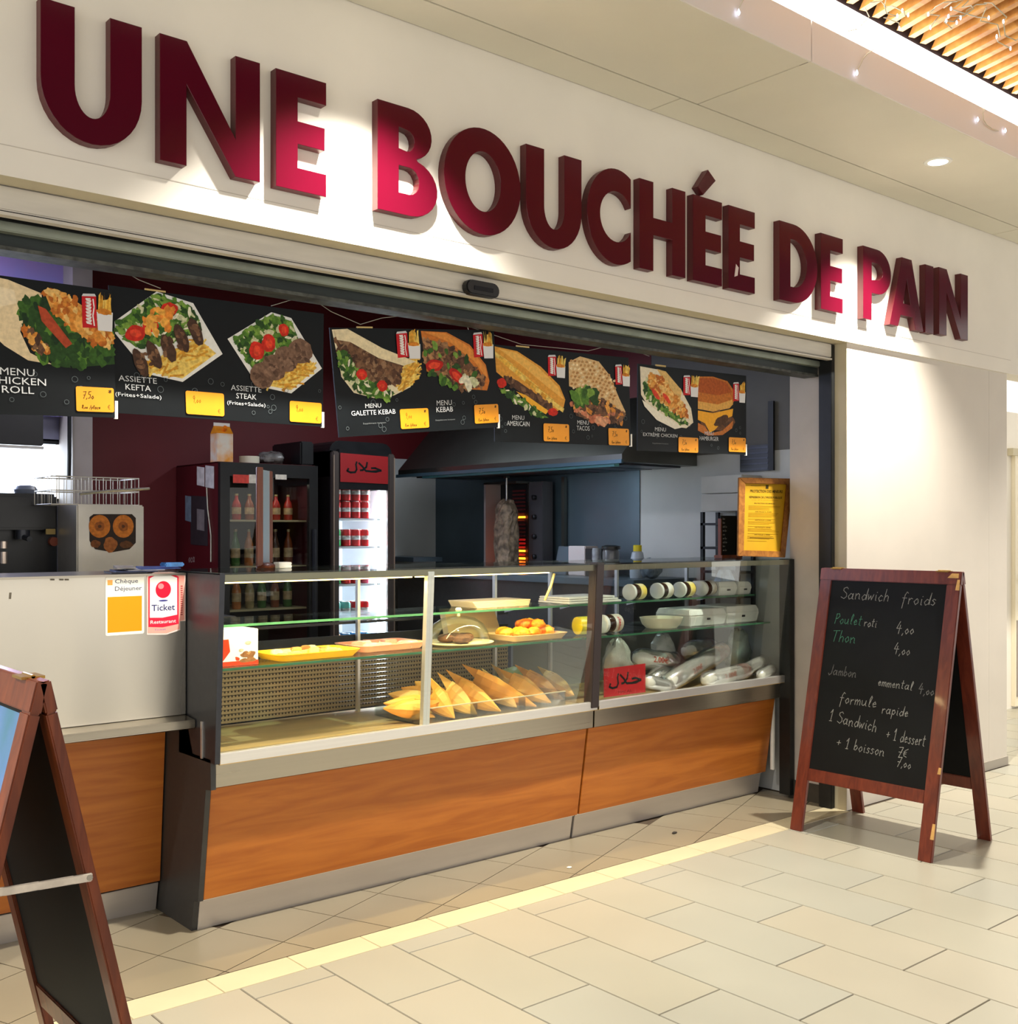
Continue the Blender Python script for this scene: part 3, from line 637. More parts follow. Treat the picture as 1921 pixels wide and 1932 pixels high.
# ================================================================ DISPLAY CASES
M_GRILLE = mat('perforated_beige_steel', (150, 132, 96), .4, .5)
def _perf(m, col, dark, kx, kz):
    nt = m.node_tree; b = nt.nodes['Principled BSDF']; L = nt.links.new
    tc = nt.nodes.new('ShaderNodeTexCoord'); sx = nt.nodes.new('ShaderNodeSeparateXYZ'); L(tc.outputs['Object'], sx.inputs[0])
    def sine(o, k):
        a = nt.nodes.new('ShaderNodeMath'); a.operation = 'MULTIPLY'; a.inputs[1].default_value = k; L(o, a.inputs[0])
        c = nt.nodes.new('ShaderNodeMath'); c.operation = 'SINE'; L(a.outputs[0], c.inputs[0]); return c.outputs[0]
    a = sine(sx.outputs[0], kx); c = sine(sx.outputs[2], kz)
    mu = nt.nodes.new('ShaderNodeMath'); mu.operation = 'MINIMUM'; L(a, mu.inputs[0]); L(c, mu.inputs[1])
    rp = nt.nodes.new('ShaderNodeValToRGB'); rp.color_ramp.elements[0].color = (*lin(col), 1); rp.color_ramp.elements[1].color = (*lin(dark), 1)
    rp.color_ramp.elements[0].position = .0; rp.color_ramp.elements[1].position = .12; L(mu.outputs[0], rp.inputs[0]); L(rp.outputs[0], b.inputs['Base Color'])
_perf(M_GRILLE, (158, 140, 104), (40, 30, 20), 2*math.pi/.016, 2*math.pi/.0195)
M_DECK = mat('beige_steel_deck', (206, 176, 120), .35, .5, var=.12, scale=4, stretch=(.5, 4, 4))
M_LED = mat('warm_led_strip', (255, 214, 120), .3, emit=9)
M_TOPG = glass('tinted_top_glass', (226, 234, 232), .8)
SZ, UZ, DZ, TZ = .975, 1.127, .66, 1.335
def gy(z): return 3.70-.04*(z-.66)/.67                      # the leaning front glass
def slab(name, p4a, p4b, m, parent, bev=0): return G().hexa(list(p4a)+list(p4b)).build(name, m, parent, bev)
def yz_prism(name, prof, x0, x1, m, parent, bev=0): return G().prism([(x0, y, z) for y, z in prof], (x1-x0, 0, 0)).build(name, m, parent, bev)
def case(label, x0, x1, posts, left_end, cat='display case'):
    t = thing('display_case', label, cat, ((x0+x1)/2, 4.0, 0))
    xi = x0+.022 if left_end else x0+.004
    xj = x1-.004
    # carcass
    yz_prism('carcass', [(3.90, .02), (4.36, .02), (4.36, .60), (3.80, .60), (3.80, .54)], xi+.01, xj-.01, M_CHAR, t)
    yz_prism('kick_plate', [(3.886, .0), (3.90, .0), (3.90, .112), (3.866, .112)], xi, xj-.004, M_KICK, t, .0015)
    yz_prism('kick_trim', [(3.862, .112), (3.90, .112), (3.90, .122), (3.860, .122)], xi, xj, M_ALU, t)
    yz_prism('wood_panel', [(3.835, .124), (3.862, .124), (3.80, .545), (3.772, .545)], xi, xj-.002, M_CHERRY, t, .001)
    yz_prism('steel_band', [(3.731, .556), (3.80, .556), (3.80, .642), (3.728, .642)], xi-(.002 if left_end else 0), xj, M_STEEL, t, .0015)
    yz_prism('front_rail', [(3.700, .643), (3.76, .643), (3.76, .660), (3.722, .684), (3.698, .684)], xi, xj, M_ALU, t, .002)
    if left_end:
        G().prism([(x0, y, z) for y, z in [(3.889, .0), (4.36, .0), (4.36, .75), (3.92, .75), (3.88, .66), (3.73, .66), (3.727, .55), (3.768, .545), (3.833, .122), (3.868, .116)]], (.02, 0, 0)).build('side_panel', M_CHAR, t)
        e = G().prism([(x0, y, z) for y, z in [(gy(.65)-.006, .648), (4.0, .648), (4.0, 1.333), (gy(1.33)-.006, 1.333)]], (.02, 0, 0)).build('end_panel', M_DKMET, t)
        G().prism([(x0-.006, y, z) for y, z in [(gy(.65)+.09, .655), (gy(.65)+.10, .655), (gy(.65)+.10, .79), (gy(.65)+.09, .79)]], (.006, 0, 0)).build('edge_strip', M_ALU, e)
    else:
        G().prism([(x1-.004, y, z) for y, z in [(3.70, .65), (4.36, .65), (4.36, 1.333), (3.66, 1.333)]], (.004, 0, 0)).build('end_glass', M_GLASS, t)
    if not left_end:
        G().box((x1-.014, 3.665, .02), (x1+.026, 3.735, 1.330)).build('end_post', M_BLACK, t)
    # glazing
    xs = [xi]+posts+[xj]
    for a, b in zip(xs[:-1], xs[1:]):
        z0, z1 = .684, 1.328
        G().hexa([(a+.003, gy(z0), z0), (b-.003, gy(z0), z0), (b-.003, gy(z0)+.006, z0), (a+.003, gy(z0)+.006, z0), (a+.003, gy(z1), z1), (b-.003, gy(z1), z1), (b-.003, gy(z1)+.006, z1), (a+.003, gy(z1)+.006, z1)]).build('front_pane', M_GLASS, t)
    for px in posts:
        G().hexa([(px-.017, gy(.684)+.008, .67), (px+.017, gy(.684)+.008, .67), (px+.017, gy(.684)+.035, .67), (px-.017, gy(.684)+.035, .67), (px-.017, gy(1.3)+.008, 1.318), (px+.017, gy(1.3)+.008, 1.318), (px+.017, gy(1.3)+.035, 1.318), (px-.017, gy(1.3)+.035, 1.318)]).build('post', M_ALU, t, .002)
    G().box((x0, 3.655, 1.328), (xj, 4.16, TZ)).build('top_pane', M_TOPG, t)
    G().box((xi, 3.672, 1.300), (xj, 3.690, 1.327)).build('top_rail_or_reflection', mat('glass_reflection_bar', (128, 120, 102), .3, .5), t, .002)  # reflection of the top in the front glass, coloured in as a bar
    G().box((xi, 4.12, 1.290), (xj, 4.15, 1.327)).build('top_rear_rail', M_DKMET, t, .002)
    # shelves
    for z, ya, yb in ((SZ, 3.80, 4.30), (UZ, 3.90, 4.24)):
        s_ = G().box((xi+.004, ya+.004, z-.008), (xj-.004, yb, z)).build('glass_shelf', M_SHELF, t)
        G().box((xi+.004, ya, z-.009), (xj-.004, ya+.004, z+.0005)).build('shelf_edge', M_GREENEDGE, s_)
        for bxp in (xi+.25, (xi+xj)/2+.02, xj-.12):
            G().prism([(bxp, yb, z-.009), (bxp, ya+.16, z-.009), (bxp, yb, z-.05)], (.004, 0, 0)).build('shelf_bracket', M_ALU, s_)
    for ux in (xi+.25, (xi+xj)/2+.02, xj-.12):
        G().box((ux-.007, 4.305, DZ), (ux+.007, 4.325, 1.30)).build('upright', M_ALU, t)
    # deck and rear
    G().box((xi, 3.70, .642), (xj, 4.36, DZ)).build('deck', M_DECK, t)
    return t, xi, xj
cL, xi, xj = case('long refrigerated glass display case with cherry wood front and warm light strip', 1.755, 3.690, [2.696], True)
for k in range(15):
    z = .672+.0195*k; G().box((xi, 4.332-.003*(k % 2), z), (xj-.02, 4.338, z+.0175)).build('grille_slat', M_GRILLE, cL)
for k in range(3): G().box((xi, 3.80+.012*k, DZ), (xj-.9, 3.806+.012*k, DZ+.003)).build('vent_slat', M_GRILLE, cL)
for z, h in ((.97, .04), (1.06, .012)): G().box((xi, 4.33, z), (xj-.02, 4.34, z+h)).build('rear_rail', M_DKMET, cL)
G().box((xi, 3.79, 1.290), (2.684, 3.805, 1.297)).build('light_strip', M_LED, cL)
G().box((2.708, 3.79, 1.290), (3.46, 3.805, 1.297)).build('light_strip', M_LED, cL)
G().tube([PY(1046, 1082, 3.80), PY(1040, 1105, 3.82), PY(1028, 1132, 3.86)], .006, 8).build('lamp_arm', mat('cream_arm', (226, 200, 130), .4), cL, smooth=True)
light('case_light', 'AREA', (2.25, 3.80, 1.283), 6, (1, .74, .36), .82, .02)
light('case_light', 'AREA', (3.08, 3.80, 1.283), 5.4, (1, .74, .36), .74, .02)
cR, xir, xjr = case('shorter unlit glass display case with bagged bread next to the pilaster', 3.692, 5.165, [], False)
G().hexa([(3.640, gy(.66)-.006, .655), (3.690, gy(.66)-.006, .655), (3.690, gy(.66)+.05, .655), (3.640, gy(.66)+.05, .655), (3.640, gy(1.33)-.004, 1.338), (3.690, gy(1.33)-.004, 1.338), (3.690, gy(1.33)+.05, 1.338), (3.640, gy(1.33)+.05, 1.338)]).build('corner_post', mat('bronze_anodised', (74, 66, 66), .35, .6), cL, .003)
G().box((3.70, 4.33, .66), (5.15, 4.345, .93)).build('rear_panel', M_GREYWALL, cR)
for a, b in ((4.93, 4.97), (5.10, 5.14)): G().box((a, 4.02, .02), (b, 4.06, .60)).build('leg', M_BLACK, cR)
# ================================================================ CASH COUNTER
cc = thing('cash_counter', 'stainless steel fronted cash counter with cherry wood lower panel and two stickers', 'counter', (1.0, 4.1, 0))
G().box((.10, 3.932, .80), (1.752, 3.96, 1.320)).build('steel_front', M_STEELV, cc, .002)
G().box((.10, 3.928, 1.320), (1.752, 4.34, 1.328)).build('steel_top', M_STEEL, cc, .002)
yz_prism('ledge', [(3.850, .762), (3.858, .756), (4.12, .772), (4.12, .802), (3.95, .800), (3.850, .790)], .10, 1.752, M_STEEL, cc, .002)
yz_prism('wood_panel', [(4.165, .122), (4.19, .122), (4.14, .756), (4.11, .756)], .10, 1.75, M_CHERRY, cc, .001)
yz_prism('kick_plate', [(4.205, 0), (4.24, 0), (4.24, .112), (4.180, .112)], .10, 1.75, M_KICK, cc, .0015)
G().box((.12, 4.24, .02), (1.74, 4.30, .76)).box((.12, 3.97, .81), (1.74, 4.30, 1.318)).build('carcass', M_CHAR, cc)
def stick_quad(tl, tr, br, bl, y=3.9312): return [PY(*p_, y) for p_ in (tl, tr, br, bl)]
# orange and white sticker
pr = Print(stick_quad((199, 1089), (272, 1087), (272, 1195), (199, 1200)), .0003, .00002)
OR = (246, 152, 22); INK = (72, 72, 96)
pr.rect(0, 0, 1, 1, (238, 236, 222), r=.05); pr.rect(.05, .05, .94, .66, OR); pr.rect(.05, .86, .18, .95, (240, 170, 90))
pr.text('Chèque', .24, .865, .095, INK, w=.60, bold=.01, center=False); pr.text('Déjeuner', .24, .735, .10, INK, w=.70, bold=.01, center=False)
pr.build('orange_sticker', cc)['label'] = 'white sticker with a large orange square and blue lettering'
pr = Print(stick_quad((277, 1080), (350, 1078), (350, 1195), (277, 1200)), .0003, .00002)
RD = (228, 40, 66); PK = (244, 168, 152)
pr.poly([(0, .02), (0, .95), (.2, 1), (.62, 1), (1, .95), (1, .20), (.86, .20), (.86, .06), (.5, 0)], (240, 214, 204), 0)
pr.poly([(.02, .04), (.02, .94), (.2, .985), (.6, .985), (.97, .93), (.97, .22), (.84, .20), (.84, .08), (.5, .02)], PK, 0)
pr.poly([(.04, .14), (.04, .93), (.2, .975), (.62, .975), (.82, .92), (.82, .16), (.4, .12)], RD, 0)
pr.poly([(.075, .285), (.075, .905), (.2, .945), (.6, .945), (.78, .90), (.78, .31), (.4, .275)], (238, 238, 232), 0)
pr.blob(.42, .72, .20, .135, (226, 30, 56), n=28, j=0, var=0); pr.blob(.36, .775, .075, .045, (240, 140, 140), n=18, j=0, var=0)
pr.blob(.42, .545, .12, .014, (52, 52, 130), n=18, j=0, var=0)
pr.text('Ticket', .42, .385, .10, (58, 58, 112), w=.60, bold=.015); pr.text('Restaurant', .42, .185, .055, (246, 220, 220), w=.66, bold=.015)
pr.text('Ticket', .34, .075, .028, (120, 120, 180), w=.3)
for k in range(14): pr.rect(.868, .30+.035*k, .925, .318+.035*k, (176, 70, 70))
pr.build('red_sticker', cc)['label'] = 'white and red sticker with a red ball above blue lettering'
G().hexa([PY(18, 1118, 3.931), PY(22, 1118, 3.931), PY(21, 1130, 3.931), PY(17, 1130, 3.931)]+[PY(18, 1118, 3.9305), PY(22, 1118, 3.9305), PY(21, 1130, 3.9305), PY(17, 1130, 3.9305)]).build('scuff_mark', mat('scuff_brown', (92, 84, 70), .8), cc)
for u in (95, 112, 122): G().hexa([PY(u, 1092, 3.931), PY(u+8, 1092, 3.931), PY(u+8, 1095, 3.931), PY(u, 1095, 3.931)]+[PY(u, 1092, 3.9305), PY(u+8, 1092, 3.9305), PY(u+8, 1095, 3.9305), PY(u, 1095, 3.9305)]).build('scuff_mark', MC['scuff_brown'], cc)

# ================================================================ CONTENTS OF THE LONG CASE
def prism_xy(poly, z0, z1, top_scale=1.0, c=None):
    g = G(); n = len(poly); cx = sum(p_[0] for p_ in poly)/n; cy = sum(p_[1] for p_ in poly)/n
    vs = [(x, y, z0) for x, y in poly]+[(cx+(x-cx)*top_scale, cy+(y-cy)*top_scale, z1) for x, y in poly]
    return g.add(vs, [tuple(range(n-1, -1, -1)), tuple(range(n, 2*n))]+[(i, (i+1) % n, n+(i+1) % n, n+i) for i in range(n)])
def rrect(cx, cy, w, h, r, rot=0, n=5):
    p = []
    for sx, sy, a0 in ((1, 1, 0), (-1, 1, 90), (-1, -1, 180), (1, -1, 270)):
        for k in range(n): a = math.radians(a0+90*k/(n-1)); p.append((sx*(w/2-r)+r*math.cos(a), sy*(h/2-r)+r*math.sin(a)))
    c, s_ = math.cos(rot), math.sin(rot); return [(cx+x*c-y*s_, cy+x*s_+y*c) for x, y in p]
def tray(name, label, cx, cy, w, h, z, m, rot=0, cat='tray', dep=.028, wall=.006, group=None):
    t = thing(name, label, cat, (cx, cy, z), group)
    o0 = rrect(cx, cy, w*.86, h*.82, .03, rot); o1 = rrect(cx, cy, w, h, .045, rot); i1 = rrect(cx, cy, w-.03, h-.03, .035, rot); i0 = rrect(cx, cy, w*.86-.012, h*.82-.012, .026, rot)
    n = len(o0); vs = [(x, y, z+.0005) for x, y in o0]+[(x, y, z+dep) for x, y in o1]+[(x, y, z+dep) for x, y in i1]+[(x, y, z+wall) for x, y in i0]
    fs = [tuple(range(n-1, -1, -1))]
    for a in range(3): fs += [(a*n+i, a*n+(i+1) % n, (a+1)*n+(i+1) % n, (a+1)*n+i) for i in range(n)]
    fs.append(tuple(range(3*n, 4*n)))
    G().add(vs, fs).build('tray_body', m, t, smooth=True)
    return t
# printed carton
bl = thing('snack_carton', 'white and red printed carton at the end of the lower glass shelf', 'box', (1.90, 3.93, SZ))
G().box((1.80, 3.86, SZ+.0005), (2.012, 4.02, SZ+.135)).build('carton', M_PAPER, bl, .002)
pq = Print([(1.80, 3.8597, SZ+.135), (2.012, 3.8597, SZ+.135), (2.012, 3.8597, SZ+.0005), (1.80, 3.8597, SZ+.0005)], .0003)
RO = (226, 58, 28); pq.poly([(0, 0), (0, .72), (.42, .75), (.45, .4), (.3, .12), (1, .12), (1, 0)], RO, .05); pq.scatter([(.45, .1), (1, .1), (1, .3), (.8, .4)], 10, .05, [(140, 96, 60), (176, 140, 96), RO]); pq.blob(.8, .62, .06, .05, (206, 196, 170)); pq.blob(.66, .42, .05, .04, (196, 186, 160))
pq.build('carton_print', bl)
# yellow tray with slices
ty = tray('yellow_tray', 'bright yellow tray of cut flatbread pieces on the lower glass shelf', 2.275, 3.945, .40, .23, SZ, mat('yellow_tray_plastic', (250, 188, 8), .4), .04)
rf = random.Random(11)
M_CR = [mat('pastry_%d' % i, c_, .6, var=.25, scale=40) for i, c_ in enumerate([(236, 190, 110), (226, 160, 84), (246, 226, 180), (214, 140, 72), (250, 214, 120)])]
for k in range(16):
    x = 2.275+rf.uniform(-.15, .15); y = 3.945+rf.uniform(-.07, .07)
    o = prism_xy([(x+math.cos(a)*rf.uniform(.022, .045), y+math.sin(a)*rf.uniform(.02, .035)) for a in [0, 1.2, 2.4, 3.6, 4.9]], SZ+.0065, SZ+.0065+rf.uniform(.018, .036), .8).build('flatbread_piece', M_CR[k % 5], bevel=.004)
    tag(o, 'golden cut flatbread piece lying in the yellow tray', 'bread', 'flatbread pieces in the yellow tray')
tp = tray('pink_tray', 'salmon pink tray of flat folded sandwiches on the lower glass shelf', 2.68, 4.02, .36, .24, SZ, mat('pink_tray_plastic', (232, 160, 128), .45), .04)
for k in range(11):
    x = 2.68+rf.uniform(-.14, .14); y = 4.02+rf.uniform(-.08, .08); a0 = rf.uniform(0, 6)
    o = prism_xy([(x+math.cos(a0+a)*.05, y+math.sin(a0+a)*.04) for a in [0, 2.1, 4.2]], SZ+.0065, SZ+.0065+rf.uniform(.014, .034), .92).build('folded_sandwich', mat('pale_sandwich_%d' % (k % 3), [(240, 206, 176), (226, 164, 140), (246, 226, 196)][k % 3], .6, var=.2, scale=40), bevel=.003)
    tag(o, 'pale pink folded sandwich lying in the salmon pink tray', 'sandwich', 'sandwiches in the pink tray')
# glass dome with biscuits
dx, dy = 3.06, 3.96
td = thing('cake_dome', 'clear dome cover with a knob over dark biscuits on a plate', 'dome', (dx, dy, SZ))
G().lathe((dx, dy, SZ+.0005), [(.10, 0), (.155, .006), (.160, .011), (.150, .011), (.09, .006)], 32).build('plate', mat('cream_plate', (232, 214, 170), .35), td, smooth=True)
G().lathe((dx, dy, SZ+.012), [(.142-.0, 0), (.142, .012), (.134, .045), (.112, .080), (.075, .104), (.03, .114), (.006, .115)], 32, cap=False).build('dome', M_PLASTIC, td, smooth=True)
G().lathe((dx, dy, SZ+.126), [(.008, 0), (.006, .012), (.012, .02), (.016, .03), (.010, .038)], 16).build('knob', mat('cream_knob', (240, 226, 176), .3), td, smooth=True)
for k, (ox, oy) in enumerate(((-.055, .02), (.0, -.03), (.055, .02), (.012, .055), (-.03, -.06))):
    o = G().lathe((dx+ox, dy+oy, SZ+.0125), [(.030, 0), (.040, .008), (.038, .022), (.024, .032)], 14).build('chocolate_biscuit', mat('dark_biscuit', (84, 56, 34), .7, var=.4, scale=50, bump=.4), smooth=True)
    tag(o, 'dark brown round biscuit under the clear dome', 'biscuit', 'biscuits under the dome')
# tray of fried chicken
tc_ = tray('fried_food_tray', 'pale tray heaped with orange fried chicken pieces on the lower glass shelf', 3.46, 3.955, .36, .25, SZ, mat('pale_tray', (236, 196, 140), .4), .0)
for k in range(15):
    x = 3.46+rf.uniform(-.13, .13); y = 3.955+rf.uniform(-.075, .075); zz = .026 if k < 10 else .058
    if k >= 10: x = 3.49+rf.uniform(-.07, .05); y = 3.96+rf.uniform(-.04, .04)
    o = G().ell((x, y, SZ+.008+zz), (rf.uniform(.035, .055), rf.uniform(.028, .04), .026), 12, 8, .22, k, (rf.uniform(0, 3), 'Z')).build('fried_chicken_piece', mat('crispy_orange_%d' % (k % 3), [(240, 140, 24), (248, 172, 40), (226, 112, 20)][k % 3], .6, var=.3, scale=45, bump=.5), smooth=True)
    tag(o, 'crisp orange fried chicken piece heaped in the pale tray', 'chicken', 'fried chicken in the pale tray')
# paper sheets stack standing on the upper shelf
ns = thing('paper_stack', 'stack of beige greaseproof sheets leaning behind the dome', 'paper', (3.30, 4.17, SZ))
for k in range(7):
    G().hexa([(3.14+.003*k, 4.13+.010*k, SZ+.001), (3.46+.004*k, 4.13+.010*k, SZ+.001), (3.46+.004*k, 4.138+.010*k, SZ+.001), (3.14+.003*k, 4.138+.010*k, SZ+.001), (3.15+.003*k, 4.185+.010*k, 1.113), (3.45+.008*(k % 3), 4.185+.010*k, 1.113), (3.45+.008*(k % 3), 4.193+.010*k, 1.113), (3.15+.003*k, 4.193+.010*k, 1.113)]).build('sheet', mat('greaseproof_paper', (226, 200, 150), .7, var=.06), ns)
sf = G()
for k in range(5): sf.box((3.20-.004*k, 4.0+.003*k, UZ+.0005+.006*k), (3.52+.005*k, 4.20, UZ+.0055+.006*k))
tag(sf.build('napkin_pile', mat('napkin_beige', (214, 196, 156), .75, var=.05)), 'low pile of beige napkins on the upper glass shelf', 'napkins')
# jars
def jar(label, c, axis, r, L_, lidm, glassm, labm, group=None, txt=None, roll=0):
    t = thing('spread_jar', label, 'jar', c, group); c = Vector(c); ax = Vector(axis).normalized()
    g = G().lathe(c, [(r*.86, 0), (r*.98, L_*.02), (r, L_*.05), (r, L_*.15), (r*.8, L_*.17)], 24, ax); g.build('lid', lidm, t, smooth=True)
    G().lathe(c, [(r*.82, L_*.17), (r*.9, L_*.19), (r*.97, L_*.25), (r*.97, L_*.97), (r*.85, L_)], 24, ax).build('jar_body', glassm, t, smooth=True)
    lb = G().lathe(c, [(r*.985, L_*.50), (r*.985, L_*.93)], 24, ax, cap=False).build('label_wrap', labm, t, smooth=True)
    if txt:
        vs, fs, asp = text2d(txt, .02); up = Vector((0, 0, 1)); sd = up.cross(ax).normalized()
        if sd.dot(CAM-c) < 0: sd = -sd
        g = G(); W_ = r*1.7; H_ = W_/asp
        pts = []
        for a, b in vs:
            th = (a-.5)*W_/r; pts.append(c+ax*(L_*.72-H_/2+b*H_)*1.0+(sd*math.cos(th)*1.0+up*math.sin(th))*r*.998)
        g.add(pts, fs).build('lettering', mat('jar_red_ink', (206, 30, 34), .5), lb)
    return t
M_CHOC = mat('chocolate_spread', (58, 34, 22), .12, 0, .6); M_LIDW = mat('white_lid', (242, 240, 230), .35); M_LABW = mat('white_label', (240, 236, 226), .45, var=.25, scale=18, col2=(206, 186, 150)); M_LABY = mat('yellow_cream_label', (246, 214, 96), .45, var=.2, scale=14, col2=(240, 236, 224))
jar('yellow jar with white lid lying on the lower shelf against the corner post', (PY(1126, 1180, 3.9).x, 3.90, SZ+.046), (-1, .12, 0), .045, .125, M_LIDW, mat('yellow_powder_jar', (238, 206, 10), .3), mat('yellow_label', (244, 214, 20), .4, var=.3, scale=20, col2=(220, 226, 90)))
jar('dark spread jar with white lid lying on the middle shelf beside the bronze post', (PY(1134, 1180, 3.9).x, 3.90, SZ+.047), (1, .08, 0), .046, .135, M_LIDW, M_CHOC, M_LABW, txt='nutella')
zU = UZ+.0425
for k, (px, nm) in enumerate(((4.165, 'first of the row, lid fully showing'), (4.375, 'second of the row beside the fully showing lid'), (4.555, 'third of the row'), (4.735, 'last of the row, touching the foam boxes'))):
    jar('spread jar lying on the upper shelf, '+nm, (px, 3.955, zU), (1, .16, 0), .042, .12, M_LIDW, M_CHOC, M_LABY if k in (0, 2) else M_LABW, 'jars lying on the upper shelf')
# sandwich packs of tan paper
M_PACK = [mat('tan_wrap_%d' % i, c_, .55, var=.18, scale=9) for i, c_ in enumerate([(244, 176, 74), (236, 160, 60), (240, 190, 100), (226, 178, 104)])]
def pack(tip, wide, r, m, k, lab, grp):
    tip = Vector(tip); wide = Vector(wide); ax = (wide-tip).normalized(); L_ = (wide-tip).length
    up = Vector((0, 0, 1)); e2 = (up-ax*up.dot(ax)).normalized(); e1 = ax.cross(e2); rr = random.Random(k); vs = []; fs = []; n = 10
    rows = [(0, .05, .05), (.25, .46, .5), (.5, .76, .85), (.72, .92, 1.0), (.88, .92, .85), (1.0, .9, .5)]
    for f, a, b in rows:
        for i in range(n):
            th = 6.2832*i/n; q = 1+.10*math.sin(3*th+k)+rr.uniform(-.04, .04); vs.append(tip+ax*(L_*f)+e1*(r*.75*b*math.cos(th)*q)+e2*(r*a*math.sin(th)*q))
    for j in range(len(rows)-1):
        for i in range(n): fs.append((j*n+i, j*n+(i+1) % n, (j+1)*n+(i+1) % n, (j+1)*n+i))
    fs.append(tuple(range(n-1, -1, -1))); fs.append(tuple(range((len(rows)-1)*n, len(rows)*n)))
    g = G().add(vs, fs)
    w = wide; b = e1*.003
    for sg, ln in ((1, .055), (-.9, .04)):            # crisp pointed paper corners at the open end
        p0, p1, p2 = w-ax*L_*.25+e2*r*sg*.9, w-ax*.01+e2*r*sg*.05, w+ax*ln*1.5+e2*(r*sg*.75)
        g.add([p0-b, p1-b, p2-b, p0+b, p1+b, p2+b], [(0, 1, 2), (5, 4, 3), (0, 3, 4, 1), (1, 4, 5, 2), (2, 5, 3, 0)])
    lo = min(p_.z for p_ in g.v)
    dz = (DZ+.007)-lo
    if abs(dz) < .2: g.v = [p_+Vector((0, 0, dz)) for p_ in g.v]
    o = g.build('wrapped_sandwich', m); tag(o, lab, 'sandwich', grp); return o
PK = [(945, 1322, 3.84, 862, 1276, 3.98), (1012, 1312, 3.84, 895, 1262, 4.06), (900, 1328, 3.84, 842, 1284, 3.96), (975, 1316, 3.88, 925, 1276, 4.04), (1040, 1304, 3.86, 962, 1268, 4.05), (1062, 1300, 3.90, 992, 1264, 4.10), (1083, 1290, 3.88, 1030, 1262, 4.12), (1010, 1308, 3.94, 945, 1268, 4.12), (858, 1334, 3.83, 818, 1290, 3.94)]
for k, (tu, tv, ty_, wu, wv, wy) in enumerate(PK):
    pack(PY(tu, tv, ty_), PY(wu, wv, wy), .060, M_PACK[k % 4], k, 'tan paper wrapped sandwich standing in the clear tray', 'wrapped sandwiches in the clear tray')
for k, (tu, tv, wu, wv, yy) in enumerate([(723, 1310, 800, 1312, 3.92), (724, 1298, 800, 1306, 3.98), (733, 1282, 800, 1300, 4.04), (757, 1277, 806, 1298, 4.10), (783, 1268, 815, 1292, 4.16)]):
    pack(PY(tu, tv, yy), PY(wu, wv, yy-.03), .05, M_PACK[k % 3], k+20, 'tan paper wrapped sandwich lying behind the slim case post, point outwards', 'wrapped sandwiches behind the slim post')
tb = thing('clear_tray', 'clear plastic tray under the wrapped sandwiches in the long case', 'tray', (3.15, 3.95, DZ))
A0, A1, B0, B1 = 2.74, 3.55, 3.775, 4.16
for nm, a, b in (('tray_floor', (A0, B0, DZ+.0005), (A1, B1, DZ+.004)), ('tray_wall', (A0, B0, DZ+.004), (A1, B0+.004, DZ+.075)), ('tray_wall', (A0, B1-.004, DZ+.004), (A1, B1, DZ+.075)), ('tray_wall', (A0, B0+.004, DZ+.004), (A0+.004, B1-.004, DZ+.075)), ('tray_wall', (A1-.004, B0+.004, DZ+.004), (A1, B1-.004, DZ+.075)), ('divider', (3.02, B0+.004, DZ+.004), (3.024, B0+.05, DZ+.074)), ('divider', (3.30, B0+.004, DZ+.004), (3.304, B0+.05, DZ+.074))):
    G().box(a, b).build(nm, M_PLASTIC, tb)
G().box((A0, B0-.001, DZ+.074), (A1, B0+.005, DZ+.078)).build('tray_rim', mat('rim_plastic', (196, 186, 150), .3), tb)
gb = G().ell((3.60, 4.21, DZ+.075), (.075, .09, .068), 14, 10, .18, 4)
tag(gb.build('salad_bag', mat('pale_green_bag', (168, 186, 120), .3, var=.4, scale=14, bump=.6), smooth=True), 'pale green bag of salad at the end of the long case', 'bag')
# ================================================================ CONTENTS OF THE SHORT CASE
def foam(label, x0, x1, y0, y1, z, h, grp=None, slot=True):
    t = thing('foam_box', label, 'box', ((x0+x1)/2, (y0+y1)/2, z), grp)
    G().hexa([(x0+.01, y0+.01, z+.0005), (x1-.01, y0+.01, z+.0005), (x1-.01, y1-.01, z+.0005), (x0+.01, y1-.01, z+.0005), (x0, y0, z+h*.62), (x1, y0, z+h*.62), (x1, y1, z+h*.62), (x0, y1, z+h*.62)]).build('base', M_FOAM, t, .004)
    G().hexa([(x0, y0, z+h*.63), (x1, y0, z+h*.63), (x1, y1, z+h*.63), (x0, y1, z+h*.63), (x0+.012, y0+.012, z+h), (x1-.012, y0+.012, z+h), (x1-.012, y1-.012, z+h), (x0+.012, y1-.012, z+h)]).build('lid', M_FOAM, t, .004)
    if slot: G().box(((x0+x1)/2-.012, y0-.001, z+h*.34), ((x0+x1)/2+.012, y0+.012, z+h*.46)).build('catch', M_BLACKP, t)
    return t
foam('white foam takeaway box on the upper shelf beside the last jar', 4.86, 5.02, 3.92, 4.14, UZ, .075)
foam('white foam takeaway box at the far end of the upper shelf by the pilaster', 5.03, 5.15, 3.92, 4.14, UZ, .072)
foam('long white foam takeaway box on the middle shelf behind the foam bowl', 4.55, 4.86, 3.87, 4.12, SZ, .088)
foam('long white foam takeaway box on the middle shelf under the far end boxes', 4.865, 5.15, 3.87, 4.12, SZ, .092)
ft = G()
for k in range(3): ft.box((3.72+.004*k, 3.93+.004*k, UZ+.0005+.011*k), (4.09-.02*k, 4.16, UZ+.0095+.011*k))
tag(ft.build('foam_tray_stack', M_FOAM, bevel=.003), 'flat stack of white foam trays on the upper shelf before the jars', 'trays')
tw = thing('foam_bowl', 'oval white foam bowl on the middle shelf before the long boxes', 'bowl', (4.40, 3.93, SZ))
